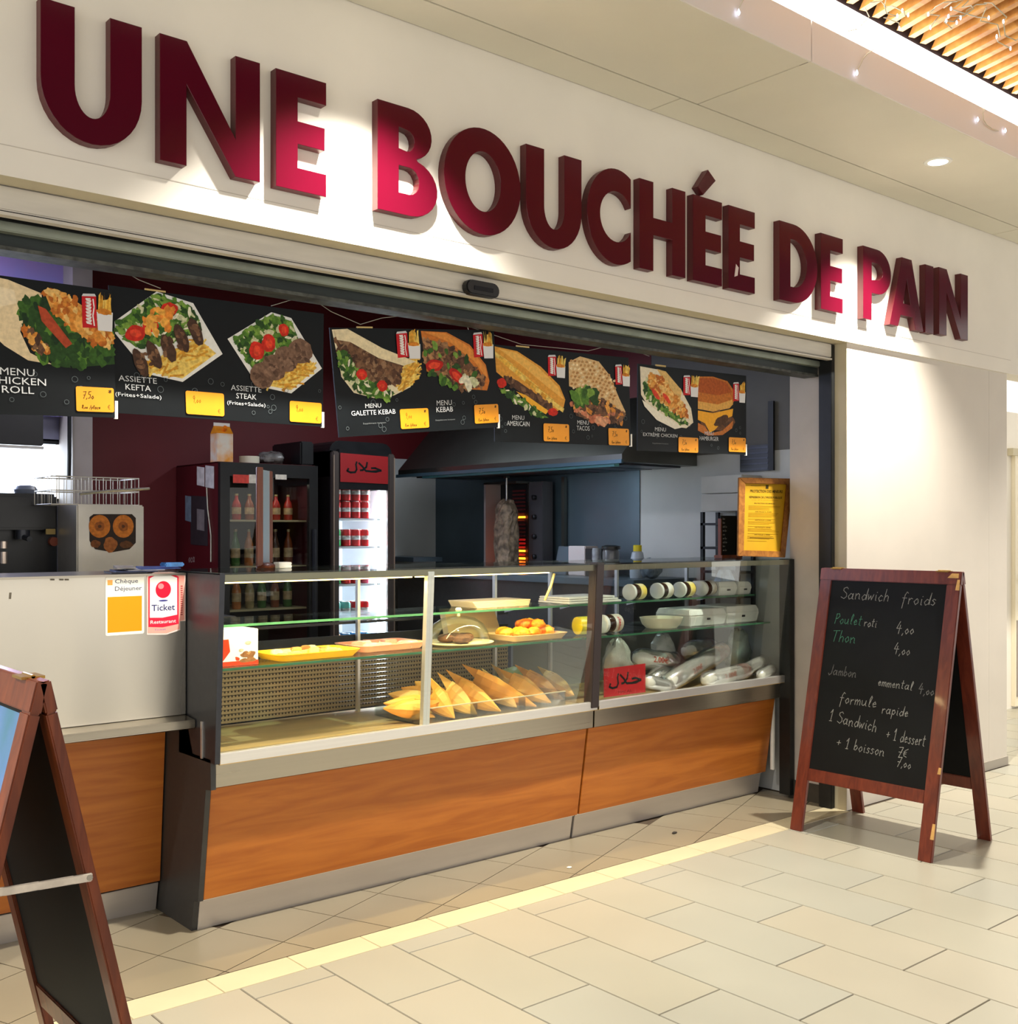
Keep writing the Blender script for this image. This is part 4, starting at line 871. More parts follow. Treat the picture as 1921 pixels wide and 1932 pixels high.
G().lathe((4.40, 3.94, SZ+.0005), [(.075, 0), (.095, .02), (.108, .055), (.100, .055), (.085, .02), (.06, .008)], 28, sx=1.15).build('bowl', mat('cream_foam', (234, 224, 196), .6), tw, smooth=True)
tcup = thing('sugar_sachets', 'upright pack of white and blue sachets on the upper shelf by the pilaster', 'sachets', (4.98, 4.0, UZ+.076))
G().hexa([(4.93, 3.97, UZ+.0755), (5.06, 3.97, UZ+.0755), (5.06, 4.02, UZ+.0755), (4.93, 4.02, UZ+.0755), (4.95, 3.99, UZ+.14), (5.04, 3.99, UZ+.14), (5.04, 4.0, UZ+.14), (4.95, 4.0, UZ+.14)]).build('pack', mat('pale_blue_sachet', (196, 214, 240), .3, var=.3, scale=20), tcup)
M_BREAD = mat('white_bread_in_plastic', (240, 238, 228), .28, 0, .5, var=.12, scale=9, bump=.35)
M_MESH = mat('red_orange_mesh_print', (196, 92, 64), .4, var=.5, scale=60, col2=(228, 206, 190))
M_SLEEVE = glass('bread_sleeve_film', (252, 252, 250), .7, .22)
def bread(label, p, q, r, grp, txt=None, mesh_end=True):
    p, q = Vector(p), Vector(q); ax = (q-p).normalized(); L_ = (q-p).length
    lowest = min(p.z, q.z)-r
    if lowest < DZ+.001: dz = DZ+.002-lowest; p.z += dz; q.z += dz
    t = thing('bagged_baguette', label, 'bread', p, grp)
    prof = [(r*.25, -r*.9), (r*.7, -r*.6), (r*.95, 0), (r, L_*.3), (r*.97, L_*.6), (r*.92, L_*.95), (r*.6, L_+r*.5), (r*.2, L_+r*.8)]
    G().lathe(p, prof, 16, ax).build('baguette', M_BREAD, t, smooth=True)
    rr = random.Random(int(p.x*1000)); n = 16; g = G(); vs = []; rows = [(-r*1.1, .5), (-r*.3, 1.05), (L_*.2, 1.16), (L_*.5, 1.12), (L_*.8, 1.18), (L_+r*.3, 1.1), (L_+r*1.2, .75)]
    e2 = Vector((0, 0, 1)); e2 = (e2-ax*e2.dot(ax)).normalized(); e1 = ax.cross(e2)
    for h_, k_ in rows:
        for i in range(n):
            a = 6.2832*i/n; w_ = k_*(1+rr.uniform(-.05, .09)); vs.append(p+ax*h_+(e1*math.cos(a)+e2*math.sin(a))*r*w_)
    fs = [(j*n+i, j*n+(i+1) % n, (j+1)*n+(i+1) % n, (j+1)*n+i) for j in range(len(rows)-1) for i in range(n)]
    G().add(vs, fs).build('plastic_sleeve', M_SLEEVE, t, smooth=True)
    if mesh_end: G().lathe(p, [(r*1.0, L_*.82), (r*1.03, L_*.9), (r*.95, L_+r*.3), (r*.62, L_+r*.72)], 16, ax, cap=False).build('mesh_print', M_MESH, t, smooth=True)
    if txt:
        vs, fs, asp = text2d(txt, .02); W_ = min(L_*.55, .11); H_ = min(r*.7, W_/asp*1.6); sd = ax.cross(e1*0+e2); sd = sd if sd.dot(CAM-p) > 0 else -sd
        s1_ = 1 if ax.dot(RT) > 0 else -1
        g = G().add([p+ax*(L_*.3+(a if s1_ > 0 else 1-a)*W_)+(sd*math.cos((b-.3)*H_/r)+e2*math.sin((b-.3)*H_/r))*r*1.012 for a, b in vs], fs)
        g.build('red_lettering', mat('orange_red_ink', (222, 84, 44), .5), t)
    return t
GB = 'bagged baguettes in the short case'
def q_(u, v, y): return PY(u, v, y)
bread('long bagged baguette lying slanted across the front of the short case', q_(1262, 1298, 3.80), q_(1362, 1238, 3.95), .047, GB, '2.00€')
bread('bagged baguette with red lettering lying low at the rail of the short case', q_(1335, 1284, 3.765), q_(1405, 1266, 3.79), .040, GB, '2.00€')
bread('slim white bagged roll leaning at the pilaster end of the short case', q_(1392, 1272, 3.80), q_(1436, 1248, 3.83), .034, GB, mesh_end=False)
bread('bagged roll with red lettering behind the red card', q_(1208, 1242, 3.98), q_(1258, 1248, 3.95), .048, GB, '2.00€')
bread('bagged roll with orange mesh tilting above the low rolls', q_(1232, 1285, 3.90), q_(1268, 1246, 3.99), .042, GB)
bread('bagged pastry with orange filling at the back of the short case', q_(1300, 1228, 4.10), q_(1340, 1222, 4.14), .05, GB)
bread('short white bagged roll lying flat beside the red card', q_(1222, 1302, 3.77), q_(1258, 1310, 3.775), .034, GB, mesh_end=False)
bread('stubby white bagged roll at the bottom corner by the pilaster', q_(1436, 1282, 3.75), q_(1456, 1270, 3.765), .028, GB, mesh_end=False)
for lab, u, v, y, rx, col_, sd in (('crumpled clear bag of flat bread above the red card', 1165, 1225, 4.0, .09, (212, 204, 190), 3), ('grey crumpled clear bag in the back of the short case', 1250, 1215, 4.12, .08, (196, 194, 188), 5), ('greenish crumpled clear bag by the pilaster', 1392, 1222, 3.98, .09, (166, 178, 168), 8)):
    c = PY(u, v, y); c.z = DZ+.002+.13
    tag(G().ell(c, (rx, rx*.7, .13), 16, 12, .26, sd).build('clear_bag', mat('cloudy_film_%d' % sd, col_, .18, 0, .6, var=.4, scale=10, bump=.8, alpha=.75), smooth=True), lab, 'bag')
hc = [PY(*p_, 3.735) for p_ in ((1140, 1262), (1218, 1252), (1218, 1306), (1140, 1316))]
th_ = thing('halal_card', 'red card with black Arabic lettering standing behind the front glass', 'sign', (hc[3].x, 3.737, hc[3].z))
G().prism([(p_.x, 3.735, p_.z) for p_ in hc], (0, .003, 0)).build('card', mat('red_card', (186, 24, 26), .5, var=.12, scale=12), th_)
pr = Print(hc, .0005)
for st in HALAL: pr.line([(.08+x*.84, .26+y*.62) for x, y in st], .075, (24, 34, 30))
pr.text('HALAL', .5, .08, .09, (120, 20, 22), w=.34); pr.build('lettering', th_)
# ================================================================ MENU BOARDS
WH = (236, 234, 226); TXC = (206, 208, 208); BRN = [(92, 62, 44), (112, 78, 54), (74, 50, 36), (128, 92, 64)]; GRN = [(58, 96, 34), (86, 128, 44), (120, 156, 62), (42, 74, 30)]
FRY = [(232, 180, 70), (246, 206, 104), (214, 152, 48)]; TOM = [(208, 44, 26), (226, 70, 40), (180, 30, 20)]; ONI = [(232, 226, 196), (206, 206, 160)]; CHK = [(216, 138, 52), (232, 164, 76), (190, 104, 34), (240, 190, 110)]
def can_fries(p, x, y, s=1.0):
    w, h = .135*s, .27*s
    p.poly([(x, y), (x+w, y+.01), (x+w, y+h), (x, y+h-.01)], (196, 26, 34), .05); p.poly([(x, y+h-.012), (x+w, y+h), (x+w*.9, y+h+.02), (x+w*.1, y+h+.01)], (206, 206, 206), 0)
    for k in range(4):
        for c0 in (.0, .5):
            cy_ = y+h*(.14+.10*k+.40*c0*2); p.line([(x+w*.62, cy_), (x+w*.34, cy_+h*.015), (x+w*.30, cy_+h*.05), (x+w*.58, cy_+h*.06)], .011, WH)
    p.line([(x+w*.82, y+h*.10), (x+w*.74, y+h*.4), (x+w*.84, y+h*.66), (x+w*.78, y+h*.9)], .010, WH)
    p.poly([(x+w+.01, y-.01), (x+w+.145*s, y-.01), (x+w+.155*s, y+.15*s), (x+w, y+.16*s)], (226, 224, 222), 0)
    for k in range(9): fx = x+w+.012+.014*s*k; p.poly([(fx, y+.13*s), (fx+.02*s, y+.13*s), (fx+.03*s+random.uniform(-.03, .03), y+random.uniform(.24, .32)*s), (fx+.012*s, y+random.uniform(.24, .3)*s)], random.choice(FRY))
    p.blob(x+w+.07*s, y+.15*s, .07*s, .025*s, (212, 130, 40))
def frites(p, poly, n):
    p.poly(poly, FRY[1])
    xs = [q[0] for q in poly]; ys = [q[1] for q in poly]; cx = sum(xs)/len(xs); cy = sum(ys)/len(ys)
    for k in range(n):
        i = random.randrange(len(poly)); t = random.random(); f = math.sqrt(random.random())*.95
        x = cx+(poly[i][0]*(1-t)+poly[(i+1) % len(poly)][0]*t-cx)*f; y = cy+(poly[i][1]*(1-t)+poly[(i+1) % len(poly)][1]*t-cy)*f; a = random.uniform(-.2, 1.2); l = .06
        p.line([(x-l*math.cos(a), y-l*math.sin(a)), (x+l*math.cos(a), y+l*math.sin(a))], .017, random.choice(FRY), .1)
def salad(p, poly, n): p.poly(poly, GRN[1]); p.scatter(poly, n*2, .022, GRN+GRN+ONI[1:], .5); p.scatter(poly, n//5, .012, ONI, .3, 3.0)
def d_chicken_roll(p):
    p.poly([(-.62, .80), (-.62, 1.0), (-.3, 1.0), (.05, .975), (.34, .90), (.34, .84), (.20, .74), (.14, .58), (.22, .42), (.42, .34), (.20, .36), (.0, .46), (-.2, .62), (-.4, .74)], (232, 208, 164), .08); p.poly([(-.5, .84), (-.2, .93), (.1, .90), (.12, .80), (-.15, .72)], (240, 220, 182), .06)
    pg = [(.18, .80), (.30, .88), (.98, .66), (1.0, .38), (.7, .34), (.46, .34), (.24, .44), (.16, .60)]
    p.poly(pg, GRN[3]); p.scatter(pg, 110, .036, [GRN[0], GRN[3], GRN[3], GRN[1], (30, 56, 28)], .5)
    pc = [(.36, .92), (.5, .94), (.75, .82), (1.0, .60), (.95, .52), (.75, .56), (.58, .66), (.42, .78)]; p.poly(pc, CHK[1]); p.scatter(pc, 120, .026, CHK, .5)
    p.poly([(.30, .80), (.37, .78), (.60, .52), (.54, .48), (.33, .68)], (178, 72, 40), .15); p.scatter([(.17, .60), (.24, .60), (.42, .42), (.28, .42)], 45, .024, CHK+BRN, .5)
    can_fries(p, .70, .66, 1.0)
def plate(p): p.poly([(.03, .70), (.40, 1.0), (.72, .94), (.98, .52), (.60, .24), (.30, .28), (.03, .60)], WH, .03)
def d_kefta(p):
    plate(p); frites(p, [(.30, .30), (.60, .27), (.92, .52), (.75, .64), (.45, .45), (.28, .38)], 90); salad(p, [(.06, .70), (.40, .97), (.70, .91), (.78, .72), (.5, .58), (.2, .50), (.06, .60)], 90)
    for x, y, r in ((.20, .62, .085), (.33, .70, .07), (.50, .86, .07)): p.blob(x, y, r*1.1, r*.8, TOM[0], .4); p.blob(x, y, r*.6, r*.4, TOM[1])
    p.scatter([(.2, .7), (.5, .95), (.6, .8), (.4, .6)], 20, .03, [(230, 140, 50), (240, 170, 70)], .4)
    for x, y in ((.23, .37), (.35, .45), (.48, .52), (.60, .62), (.73, .69)):
        p.blob(x, y, .055, .125, BRN[2], .38, 16, .08); p.scatter([(x-.05, y-.08), (x+.03, y-.1), (x+.05, y+.08), (x-.03, y+.1)], 10, .018, BRN, .3)
def d_steak(p):
    p.poly([(.03, .66), (.46, .95), (.66, .92), (.985, .48), (.66, .22), (.32, .26)], WH, .03); frites(p, [(.34, .28), (.66, .25), (.93, .48), (.82, .58), (.5, .40)], 80)
    salad(p, [(.08, .66), (.46, .93), (.66, .89), (.74, .72), (.5, .56), (.26, .42)], 90)
    for x, y, r in ((.31, .58, .085), (.43, .66, .08), (.58, .80, .06)): p.blob(x, y, r*.85, r, TOM[0]); p.blob(x, y, r*.4, r*.6, TOM[1])
    for x, y in ((.36, .36), (.48, .44), (.60, .53), (.75, .62)): p.blob(x, y, .125, .118, (122, 92, 72), 0, 20, .05); p.scatter([(x-.08, y-.08), (x+.08, y-.08), (x+.08, y+.08), (x-.08, y+.08)], 22, .016, [(104, 76, 58), (138, 106, 84), (92, 66, 50)], .3)
def d_galette(p):
    p.poly([(.02, .98), (.18, .99), (.55, .78), (.92, .64), (.92, .52), (.85, .40), (.65, .32), (.42, .30), (.2, .36), (.08, .52)], (236, 222, 184), .06)
    frites(p, [(.72, .66), (.95, .72), (.96, .58), (.88, .42), (.70, .36)], 60); pm_ = [(.03, .90), (.2, .88), (.75, .62), (.72, .44), (.5, .44), (.25, .56), (.1, .72)]; p.poly(pm_, BRN[1]); p.scatter(pm_, 170, .024, BRN+[(146, 112, 82)], .45)
    salad(p, [(.05, .76), (.16, .74), (.3, .52), (.66, .34), (.55, .28), (.3, .34), (.1, .52)], 55)
    for x, y in ((.30, .54), (.52, .42)): p.blob(x, y, .06, .055, TOM[0]); p.blob(x, y, .03, .02, TOM[1])
    p.poly([(.04, .97), (.18, .99), (.55, .80), (.93, .66), (.78, .62), (.5, .70), (.2, .86), (.06, .88)], (232, 214, 172), .08); can_fries(p, .72, .70, .95)
def d_kebab(p):
    p.poly([(.02, .98), (.35, .97), (.65, .84), (.86, .62), (.90, .44), (.86, .34), (.62, .36), (.3, .48), (.06, .56)], (206, 118, 44), .12); p.poly([(.06, .97), (.34, .96), (.64, .82), (.85, .60), (.88, .46), (.7, .66), (.4, .86)], (226, 144, 62), .1)
    pm_ = [(.03, .90), (.3, .86), (.6, .70), (.82, .48), (.80, .38), (.45, .36), (.12, .56), (.04, .64)]; p.poly(pm_, BRN[1]); p.scatter(pm_, 190, .024, BRN+[(160, 116, 76), (176, 128, 84)], .45); p.scatter(pm_, 16, .03, GRN, .4)
    for x, y, a in ((.16, .62, .1), (.45, .50, -.7)): p.blob(x, y, .12, .06, TOM[2], a); p.blob(x, y, .08, .035, TOM[1], a)
    p.scatter([(.5, .52), (.75, .42), (.6, .36)], 10, .035, ONI, .3, 2); p.scatter([(.1, .55), (.5, .36), (.35, .4)], 14, .03, GRN, .4); can_fries(p, .70, .70, .95)
def d_americain(p):
    p.poly([(.0, .98), (.30, .95), (.62, .80), (.88, .60), (.96, .44), (.93, .34), (.78, .28), (.55, .36), (.25, .55), (.02, .70)], (226, 158, 60), .1); p.poly([(.05, .96), (.3, .93), (.6, .78), (.86, .58), (.94, .44), (.7, .58), (.35, .80)], (240, 184, 88), .08)
    for k in range(11): x = .02+.07*k; y = .88-.046*k; p.line([(x-.02, y+.02), (x+.20, y-.10)], .05, random.choice(FRY), .12)
    pm_ = [(.12, .66), (.3, .62), (.78, .36), (.74, .30), (.5, .40), (.14, .60)]; p.poly(pm_, BRN[0]); p.scatter(pm_, 30, .022, BRN, .4)
    p.poly([(.28, .50), (.42, .46), (.72, .30), (.68, .26), (.5, .34)], (246, 180, 50), .05); p.blob(.09, .58, .06, .055, TOM[0]); p.blob(.78, .29, .07, .045, TOM[0]); salad(p, [(.05, .52), (.2, .50), (.72, .22), (.6, .22), (.3, .36)], 28); can_fries(p, .72, .70, .85)
def d_tacos(p):
    pw = [(.02, .88), (.20, .96), (.50, .92), (.68, .76), (.82, .50), (.92, .34), (.88, .28), (.6, .42), (.3, .55), (.02, .60)]; p.poly(pw, (222, 184, 128), .1)
    for a in range(9):
        for b in range(12):
            x = .06+.06*b+.03*(a % 2); y = .90-.045*a-.10*max(0, x-.45)*2
            if .6-.3*x < y < .93-.55*max(0, x-.4): p.blob(x, y, .024, .015, random.choice([(196, 146, 88), (182, 130, 74), (240, 214, 166)]), .3, 8, .2)
    pm_ = [(.05, .42), (.3, .50), (.62, .46), (.88, .32), (.84, .20), (.5, .20), (.12, .26)]; p.poly(pm_, BRN[1]); p.scatter(pm_, 120, .025, BRN+CHK[:2]+[(190, 116, 84)], .45); p.scatter([(.1, .34), (.4, .26), (.7, .24), (.5, .18)], 22, .035, [(206, 128, 92), (188, 108, 74), (222, 160, 120)], .4)
    p.scatter([(.05, .48), (.18, .66), (.4, .56), (.5, .42), (.2, .40)], 22, .05, GRN, .45); can_fries(p, .76, .66, .85)
def d_extreme(p):
    p.poly([(.03, .97), (.38, .95), (.70, .74), (.88, .50), (.92, .32), (.80, .24), (.5, .26), (.2, .44), (.05, .62)], (234, 220, 190), .06); p.poly([(.30, .96), (.45, .94), (.72, .72), (.70, .62), (.52, .70)], (226, 184, 110), .1)
    salad(p, [(.08, .78), (.2, .84), (.5, .56), (.84, .30), (.7, .28), (.3, .48), (.1, .62)], 50); pc = [(.16, .88), (.38, .86), (.78, .50), (.84, .36), (.6, .44), (.3, .60), (.16, .74)]; p.poly(pc, CHK[0]); p.scatter(pc, 120, .026, CHK, .5)
    for x, y in ((.28, .64), (.46, .60)): p.blob(x, y, .09, .03, TOM[1], -.8)
    p.poly([(.06, .56), (.3, .44), (.7, .26), (.88, .28), (.6, .22), (.3, .32), (.1, .48)], (240, 232, 210), .04); can_fries(p, .74, .66, .9)
def d_burger(p):
    p.poly([(.0, .92), (.3, .94), (.6, .90), (.74, .78), (.74, .64), (.66, .56), (.3, .50), (.0, .52)], (196, 112, 38), .15); p.poly([(.02, .90), (.3, .92), (.58, .88), (.70, .76), (.4, .70), (.0, .72)], (176, 84, 26), .15); p.poly([(.0, .60), (.4, .58), (.70, .66), (.72, .60), (.64, .54), (.3, .48), (.0, .50)], (226, 170, 82), .1)
    p.blob(.40, .36, .36, .13, (110, 70, 40), 0, 18, .06); p.scatter([(.1, .34), (.4, .48), (.72, .42), (.6, .26), (.2, .28)], 30, .03, BRN, .3); p.poly([(.0, .48), (.3, .46), (.72, .54), (.70, .44), (.52, .38), (.34, .24), (.24, .20), (.14, .32), (.0, .36)], (244, 172, 40), .05); p.blob(.48, .37, .16, .06, (84, 54, 30), .35)
    p.poly([(.0, .32), (.14, .28), (.24, .19), (.5, .24), (.72, .38), (.70, .28), (.5, .18), (.2, .16), (.0, .22)], (196, 116, 50), .12); can_fries(p, .72, .64, .9)
def caption(p, c, x, y, lines, price, px, star=True, sub=None, hp='7,50', pw=.30, ph=.15, py=.055):
    for k, (tx, w, h) in enumerate(lines): p.text(tx, x, y-.062*k*1.05, h, TXC, w=w)
    if sub: p.text('Supplément boisson', x, y-.062*len(lines)-.03, .018, (120, 124, 124), w=.26)
    c.rect(px, py, px+pw, py+ph, M_YEL, r=.018)
    c.hand(hp, px+.06, py+ph*.52, .055, .006, (150, 104, 16) if hp[0] != '7' else (92, 64, 16), squeeze=.9)
    if star: c.hand('8,00 /place', px+.05, py+.022, .028, .005, (96, 70, 20), squeeze=1.0); c.hand('*', px+pw-.055, py+ph-.055, .05, .007, (70, 52, 16))
    c.text('€', px+pw-.05, py+.022, .036, (96, 70, 20), w=.025)
    for k in range(9): p.ring(random.uniform(.02, .98), random.uniform(.04, .34), random.uniform(.010, .026), .0035, (92, 100, 102), 12)
def board(label, quad, y, halves, thick=.006, x_extra=0):
    q = [PY(u, v, y) for u, v in quad]
    if x_extra:                                         # the board runs on past the picture's edge
        q[0] = q[0]+(q[0]-q[1])*x_extra; q[3] = q[3]+(q[3]-q[2])*x_extra
    c = (q[2]+q[3])/2
    t = thing('menu_board', label, 'menu board', c)
    G().prism([(p_.x, y, p_.z) for p_ in q], (0, thick, 0)).build('panel', M_BOARD, t)
    for p_, nm in ((q[2], 'corner_clip'),):
        G().box((p_.x-.004, y-.001, p_.z-.004), (p_.x+.006, y+thick+.002, p_.z+.055)).build(nm, M_PAPER, t)
    e = (q[0]-q[1]).normalized()
    ta, tb_ = q[0].lerp(q[1], .15), q[0].lerp(q[1], .24); zu = Vector((0, 0, .006)); dn = Vector((0, 0, -.003)); bk = Vector((0, .004, 0))
    G().hexa([ta+dn, tb_+dn, tb_+dn+bk, ta+dn+bk, ta+zu, tb_+zu, tb_+zu+bk, ta+zu+bk]).build('tape_strip', mat('yellowed_tape', (206, 176, 110), .5), t)
    for (x0, x1, fn, cap) in halves:
        p = Print(q, .0006, .000010).frame(x0, .065, x1, 1.0); fn(p); p.build('printed_picture', t)
        p = Print(q, .0030, .000010).frame(x0, 0, x1, 1); pc_ = Print(q, .0036, .000010).frame(x0, 0, x1, 1); caption(p, pc_, *cap[0], **cap[1]); p.build('lettering', t)['kind'] = 'stuff'; pc_.build('price_card', t)
    return t, q
B1, qa = board('black menu board printed with a chicken wrap above the cash counter', ((-190, 494), (213, 548), (219, 788), (-175, 776)), 3.60, [(.45, 1.0, d_chicken_roll, ((.10, .285, [('MENU', .30, .052), ('CHICKEN', .50, .052), ('ROLL', .28, .052)], 0, .62), dict(hp='7,50', pw=.36, ph=.19, py=.04)))])
B2, qb = board('black menu board printed with meat patty plates with fries and salad', ((205, 538), (611, 592), (609, 805), (219, 779)), 3.615, [(0.0, .5, d_kefta, ((.20, .255, [('ASSIETTE', .33, .045), ('KEFTA', .22, .045), ('(Frites+Salade)', .40, .040)], 0, .62), dict(star=False, hp='9,00', pw=.36, ph=.19, py=.03))), (.5, 1.0, d_steak, ((.20, .255, [('ASSIETTE', .30, .045), ('STEAK', .20, .045), ('(Frites+Salade)', .38, .040)], 0, .64), dict(star=False, hp='9,00', pw=.34, ph=.18, py=.025)))])
B3, qc = board('tilted black menu board printed with a flatbread kebab and a bun kebab', ((622, 618), (932, 623), (941, 806), (640, 825)), 3.605, [(0.0, .515, d_galette, ((.40, .255, [('MENU', .18, .04), ('GALETTE KEBAB', .50, .045)], 0, .70), dict(sub=True, pw=.34, ph=.19, py=.04, hp='9,00'))), (.515, 1.0, d_kebab, ((.26, .25, [('MENU', .20, .05), ('KEBAB', .22, .05)], 0, .66), dict(sub=True, pw=.34, ph=.19, py=.05)))])
B4, qd = board('black menu board printed with a fries baguette and a grilled wrap', ((933, 650), (1186, 675), (1191, 841), (934, 833)), 3.62, [(0.0, .515, d_americain, ((.30, .235, [('MENU', .16, .045), ('AMERICAIN', .30, .05)], 0, .64), dict(pw=.36, ph=.19, py=.02))), (.515, 1.0, d_tacos, ((.22, .215, [('MENU', .18, .045), ('TACOS', .20, .05)], 0, .62), dict(pw=.34, ph=.19, py=.0)))])
B5, qe = board('smallest black menu board printed with a chicken pita and a hamburger', ((1204, 686), (1408, 709), (1408, 858), (1203, 850)), 3.64, [(0.0, .53, d_extreme, ((.36, .235, [('MENU', .18, .045), ('EXTRÊME CHICKEN', .56, .05)], 0, .66), dict(sub=True, pw=.34, ph=.18, py=.0))), (.53, 1.0, d_burger, ((.22, .22, [('MENU', .18, .045), ('HAMBURGER', .38, .05)], 0, .62), dict(pw=.36, ph=.18, py=.03)))])
def wire(label, px, y):
    pts = [PY(u, v, y) for u, v in px]; o = G().tube(pts, .0016, 5).build('hanging_wire', M_WIRE, smooth=True); tag(o, label, 'wire')
wire('thin wire slanting from the header beam down to the meat plate board', [(228, 508), (262, 528), (303, 544)], 3.61)
wire('thin wire peak holding the steak plate picture', [(512, 577), (545, 567), (585, 561), (625, 588), (680, 612)], 3.605)
wire('thin wire rising from the tilted board to the header beam', [(680, 612), (720, 600), (775, 594)], 3.602)
wire('thin wire hook above the bun kebab picture', [(862, 602), (881, 614), (884, 622)], 3.602)
wire('thin wire peak above the grilled wrap board', [(884, 616), (985, 650), (1110, 662), (1165, 648), (1225, 672)], 3.616)

# ================================================================ THINGS ON TOP OF THE CASES
# framed yellow notice
NYB, NYT = 3.705, 3.745
nb = [PY(1392, 1049, NYB), PY(1481, 1052, NYB), PY(1496, 903, NYT), PY(1394, 901, NYT)]
nb = [nb[3], nb[2], nb[1], nb[0]]
zl = min(nb[2].z, nb[3].z); sh_ = Vector((0, 0, TZ+.001-zl)) if zl < TZ else Vector((0, 0, 0))
nb = [p_+sh_ for p_ in nb]
nt_ = thing('framed_notice', 'wooden framed yellow notice leaning by the pilaster on the case top', 'notice', (nb[2]+nb[3])/2)
ctr = sum(nb, Vector())/4
def inset(q, fx, fy):
    tl, tr, br, bl = q
    def P_(x, y): return (tl*(1-x)+tr*x)*y+(bl*(1-x)+br*x)*(1-y)
    return [P_(fx, 1-fy), P_(1-fx, 1-fy), P_(1-fx, fy), P_(fx, fy)]
ni = inset(nb, .115, .075); BK = Vector((.012, .016, 0)); FR = Vector((-.004, -.006, 0))
M_PINE = woodmat('pine_frame', (160, 106, 44), (128, 78, 30), (5, 5, 5), 6, .45)
for k, nm in enumerate(('frame_top', 'frame_right', 'frame_bottom', 'frame_left')):
    a, b = nb[k], nb[(k+1) % 4]; c, d = ni[(k+1) % 4], ni[k]
    G().hexa([a+FR, b+FR, c+FR, d+FR, a+BK, b+BK, c+BK, d+BK]).build(nm, M_PINE, nt_, .002)
no = inset(nb, .10, .065); G().hexa([p_+BK*.3 for p_ in no]+[p_+BK*.7 for p_ in no]).build('sheet', mat('yellow_notice_paper', (190, 146, 8), .6, var=.10, scale=5), nt_)
pr = Print([p_+BK*.3 for p_ in ni], .0005); NK = (70, 56, 16)
pr.text('PROTECTION DES MINEURS', .53, .865, .045, NK, w=.80, bold=.035); pr.text('RÉPRESSION DE L\'IVRESSE PUBLIQUE', .52, .775, .045, NK, w=.82, bold=.035); pr.rect(.50, .925, .57, .985, (60, 48, 18)); pr.rect(.14, .965, .38, .972, (120, 96, 20))
pr.text('code de la santé publique', .5, .745, .016, (120, 96, 20), w=.66); pr.text('PROTECTION DES MINEURS', .5, .695, .018, (84, 66, 16), w=.52, bold=.03)
rr_ = random.Random(2)
for k in range(30):
    y = .66-.018*k
    if k in (5, 12, 18, 24): pr.text('ARTICLE L.3342', .48, y, .016, (84, 66, 16), w=.42, bold=.02)
    elif k % 6 != 4: x1 = rr_.uniform(.6, .92); pr.rect(.10, y, x1, y+.007, (140, 104, 8))
pr.rect(.16, .185, .80, .194, (96, 70, 18)); pr.build('notice_print', nt_)
# small black price list in a wooden stand
pb = PY(1380, 1047, 3.90); zx = TZ
ps = thing('price_list_stand', 'small black price list held in a reddish wooden stand on the case top', 'sign', (pb.x, 3.90, zx))
xl, xr = PY(1362, 1000, 3.90).x, PY(1392, 1000, 3.90).x; zt = PY(1380, 973, 3.90).z
G().box((xl-.02, 3.88, zx+.0005), (xr+.02, 3.94, zx+.018)).build('foot', M_ORGW, ps, .003)
G().box((xl, 3.905, zx+.018), (xr, 3.915, zt)).build('card', M_CHALK, ps)
G().box((xl-.008, 3.90, zx+.018), (xl, 3.92, zx+.22)).build('side_post', M_ORGW, ps); G().box((xr, 3.90, zx+.018), (xr+.008, 3.92, zx+.22)).build('side_post', M_ORGW, ps)
pr = Print([(xl, 3.9049, zt), (xr, 3.9049, zt), (xr, 3.9049, zx+.02), (xl, 3.9049, zx+.02)], .0003)
for k in range(9): pr.hand(random.choice(['coca', 'the 1,50', 'cafe 1,00', 'eau 1,00', 'biere']), .10, .90-.10*k, .045, .012, CH, squeeze=.9)
pr.build('chalk_writing', ps)
# menu card holder seen edge-on
mh = thing('wooden_card_holder', 'tall wooden card holder seen edge-on on the glass case top', 'card holder', (2.14, 4.03, TZ))
G().lathe((2.14, 4.04, TZ+.0005), [(.036, 0), (.038, .008), (.03, .016), (.012, .022)], 20, sx=1.1).build('base', M_ORGW, mh, smooth=True)
hx = [PY(485, 1000, 4.02).x, PY(497, 1000, 4.02).x, PY(508, 1000, 4.10).x, PY(515, 1000, 4.10).x]; hz = PY(490, 881, 4.02).z
G().box((hx[0], 4.02, TZ+.01), (hx[1], 4.032, hz)).build('post', M_ORGW, mh, .002); G().box((hx[2], 4.10, TZ+.02), (hx[3], 4.11, hz-.01)).build('post', M_ORGW, mh, .002)
G().hexa([(hx[1]-.004, 4.026, TZ+.02), (hx[2]+.006, 4.104, TZ+.02), (hx[2]+.006, 4.108, TZ+.02), (hx[1]-.004, 4.030, TZ+.02), (hx[1]-.004, 4.026, hz-.01), (hx[2]+.006, 4.104, hz-.01), (hx[2]+.006, 4.108, hz-.01), (hx[1]-.004, 4.030, hz-.01)]).build('card_sleeve', mat('pale_blue_acrylic', (168, 186, 206), .2), mh)
wc = G().box((2.165, 3.98, TZ+.0005), (2.225, 4.03, TZ+.012)).box((2.167, 3.982, TZ+.012), (2.225, 4.028, TZ+.024))
tag(wc.build('white_sachet_pile', M_PAPER, bevel=.002), 'small pile of white sachets beside the wooden card holder', 'sachets')
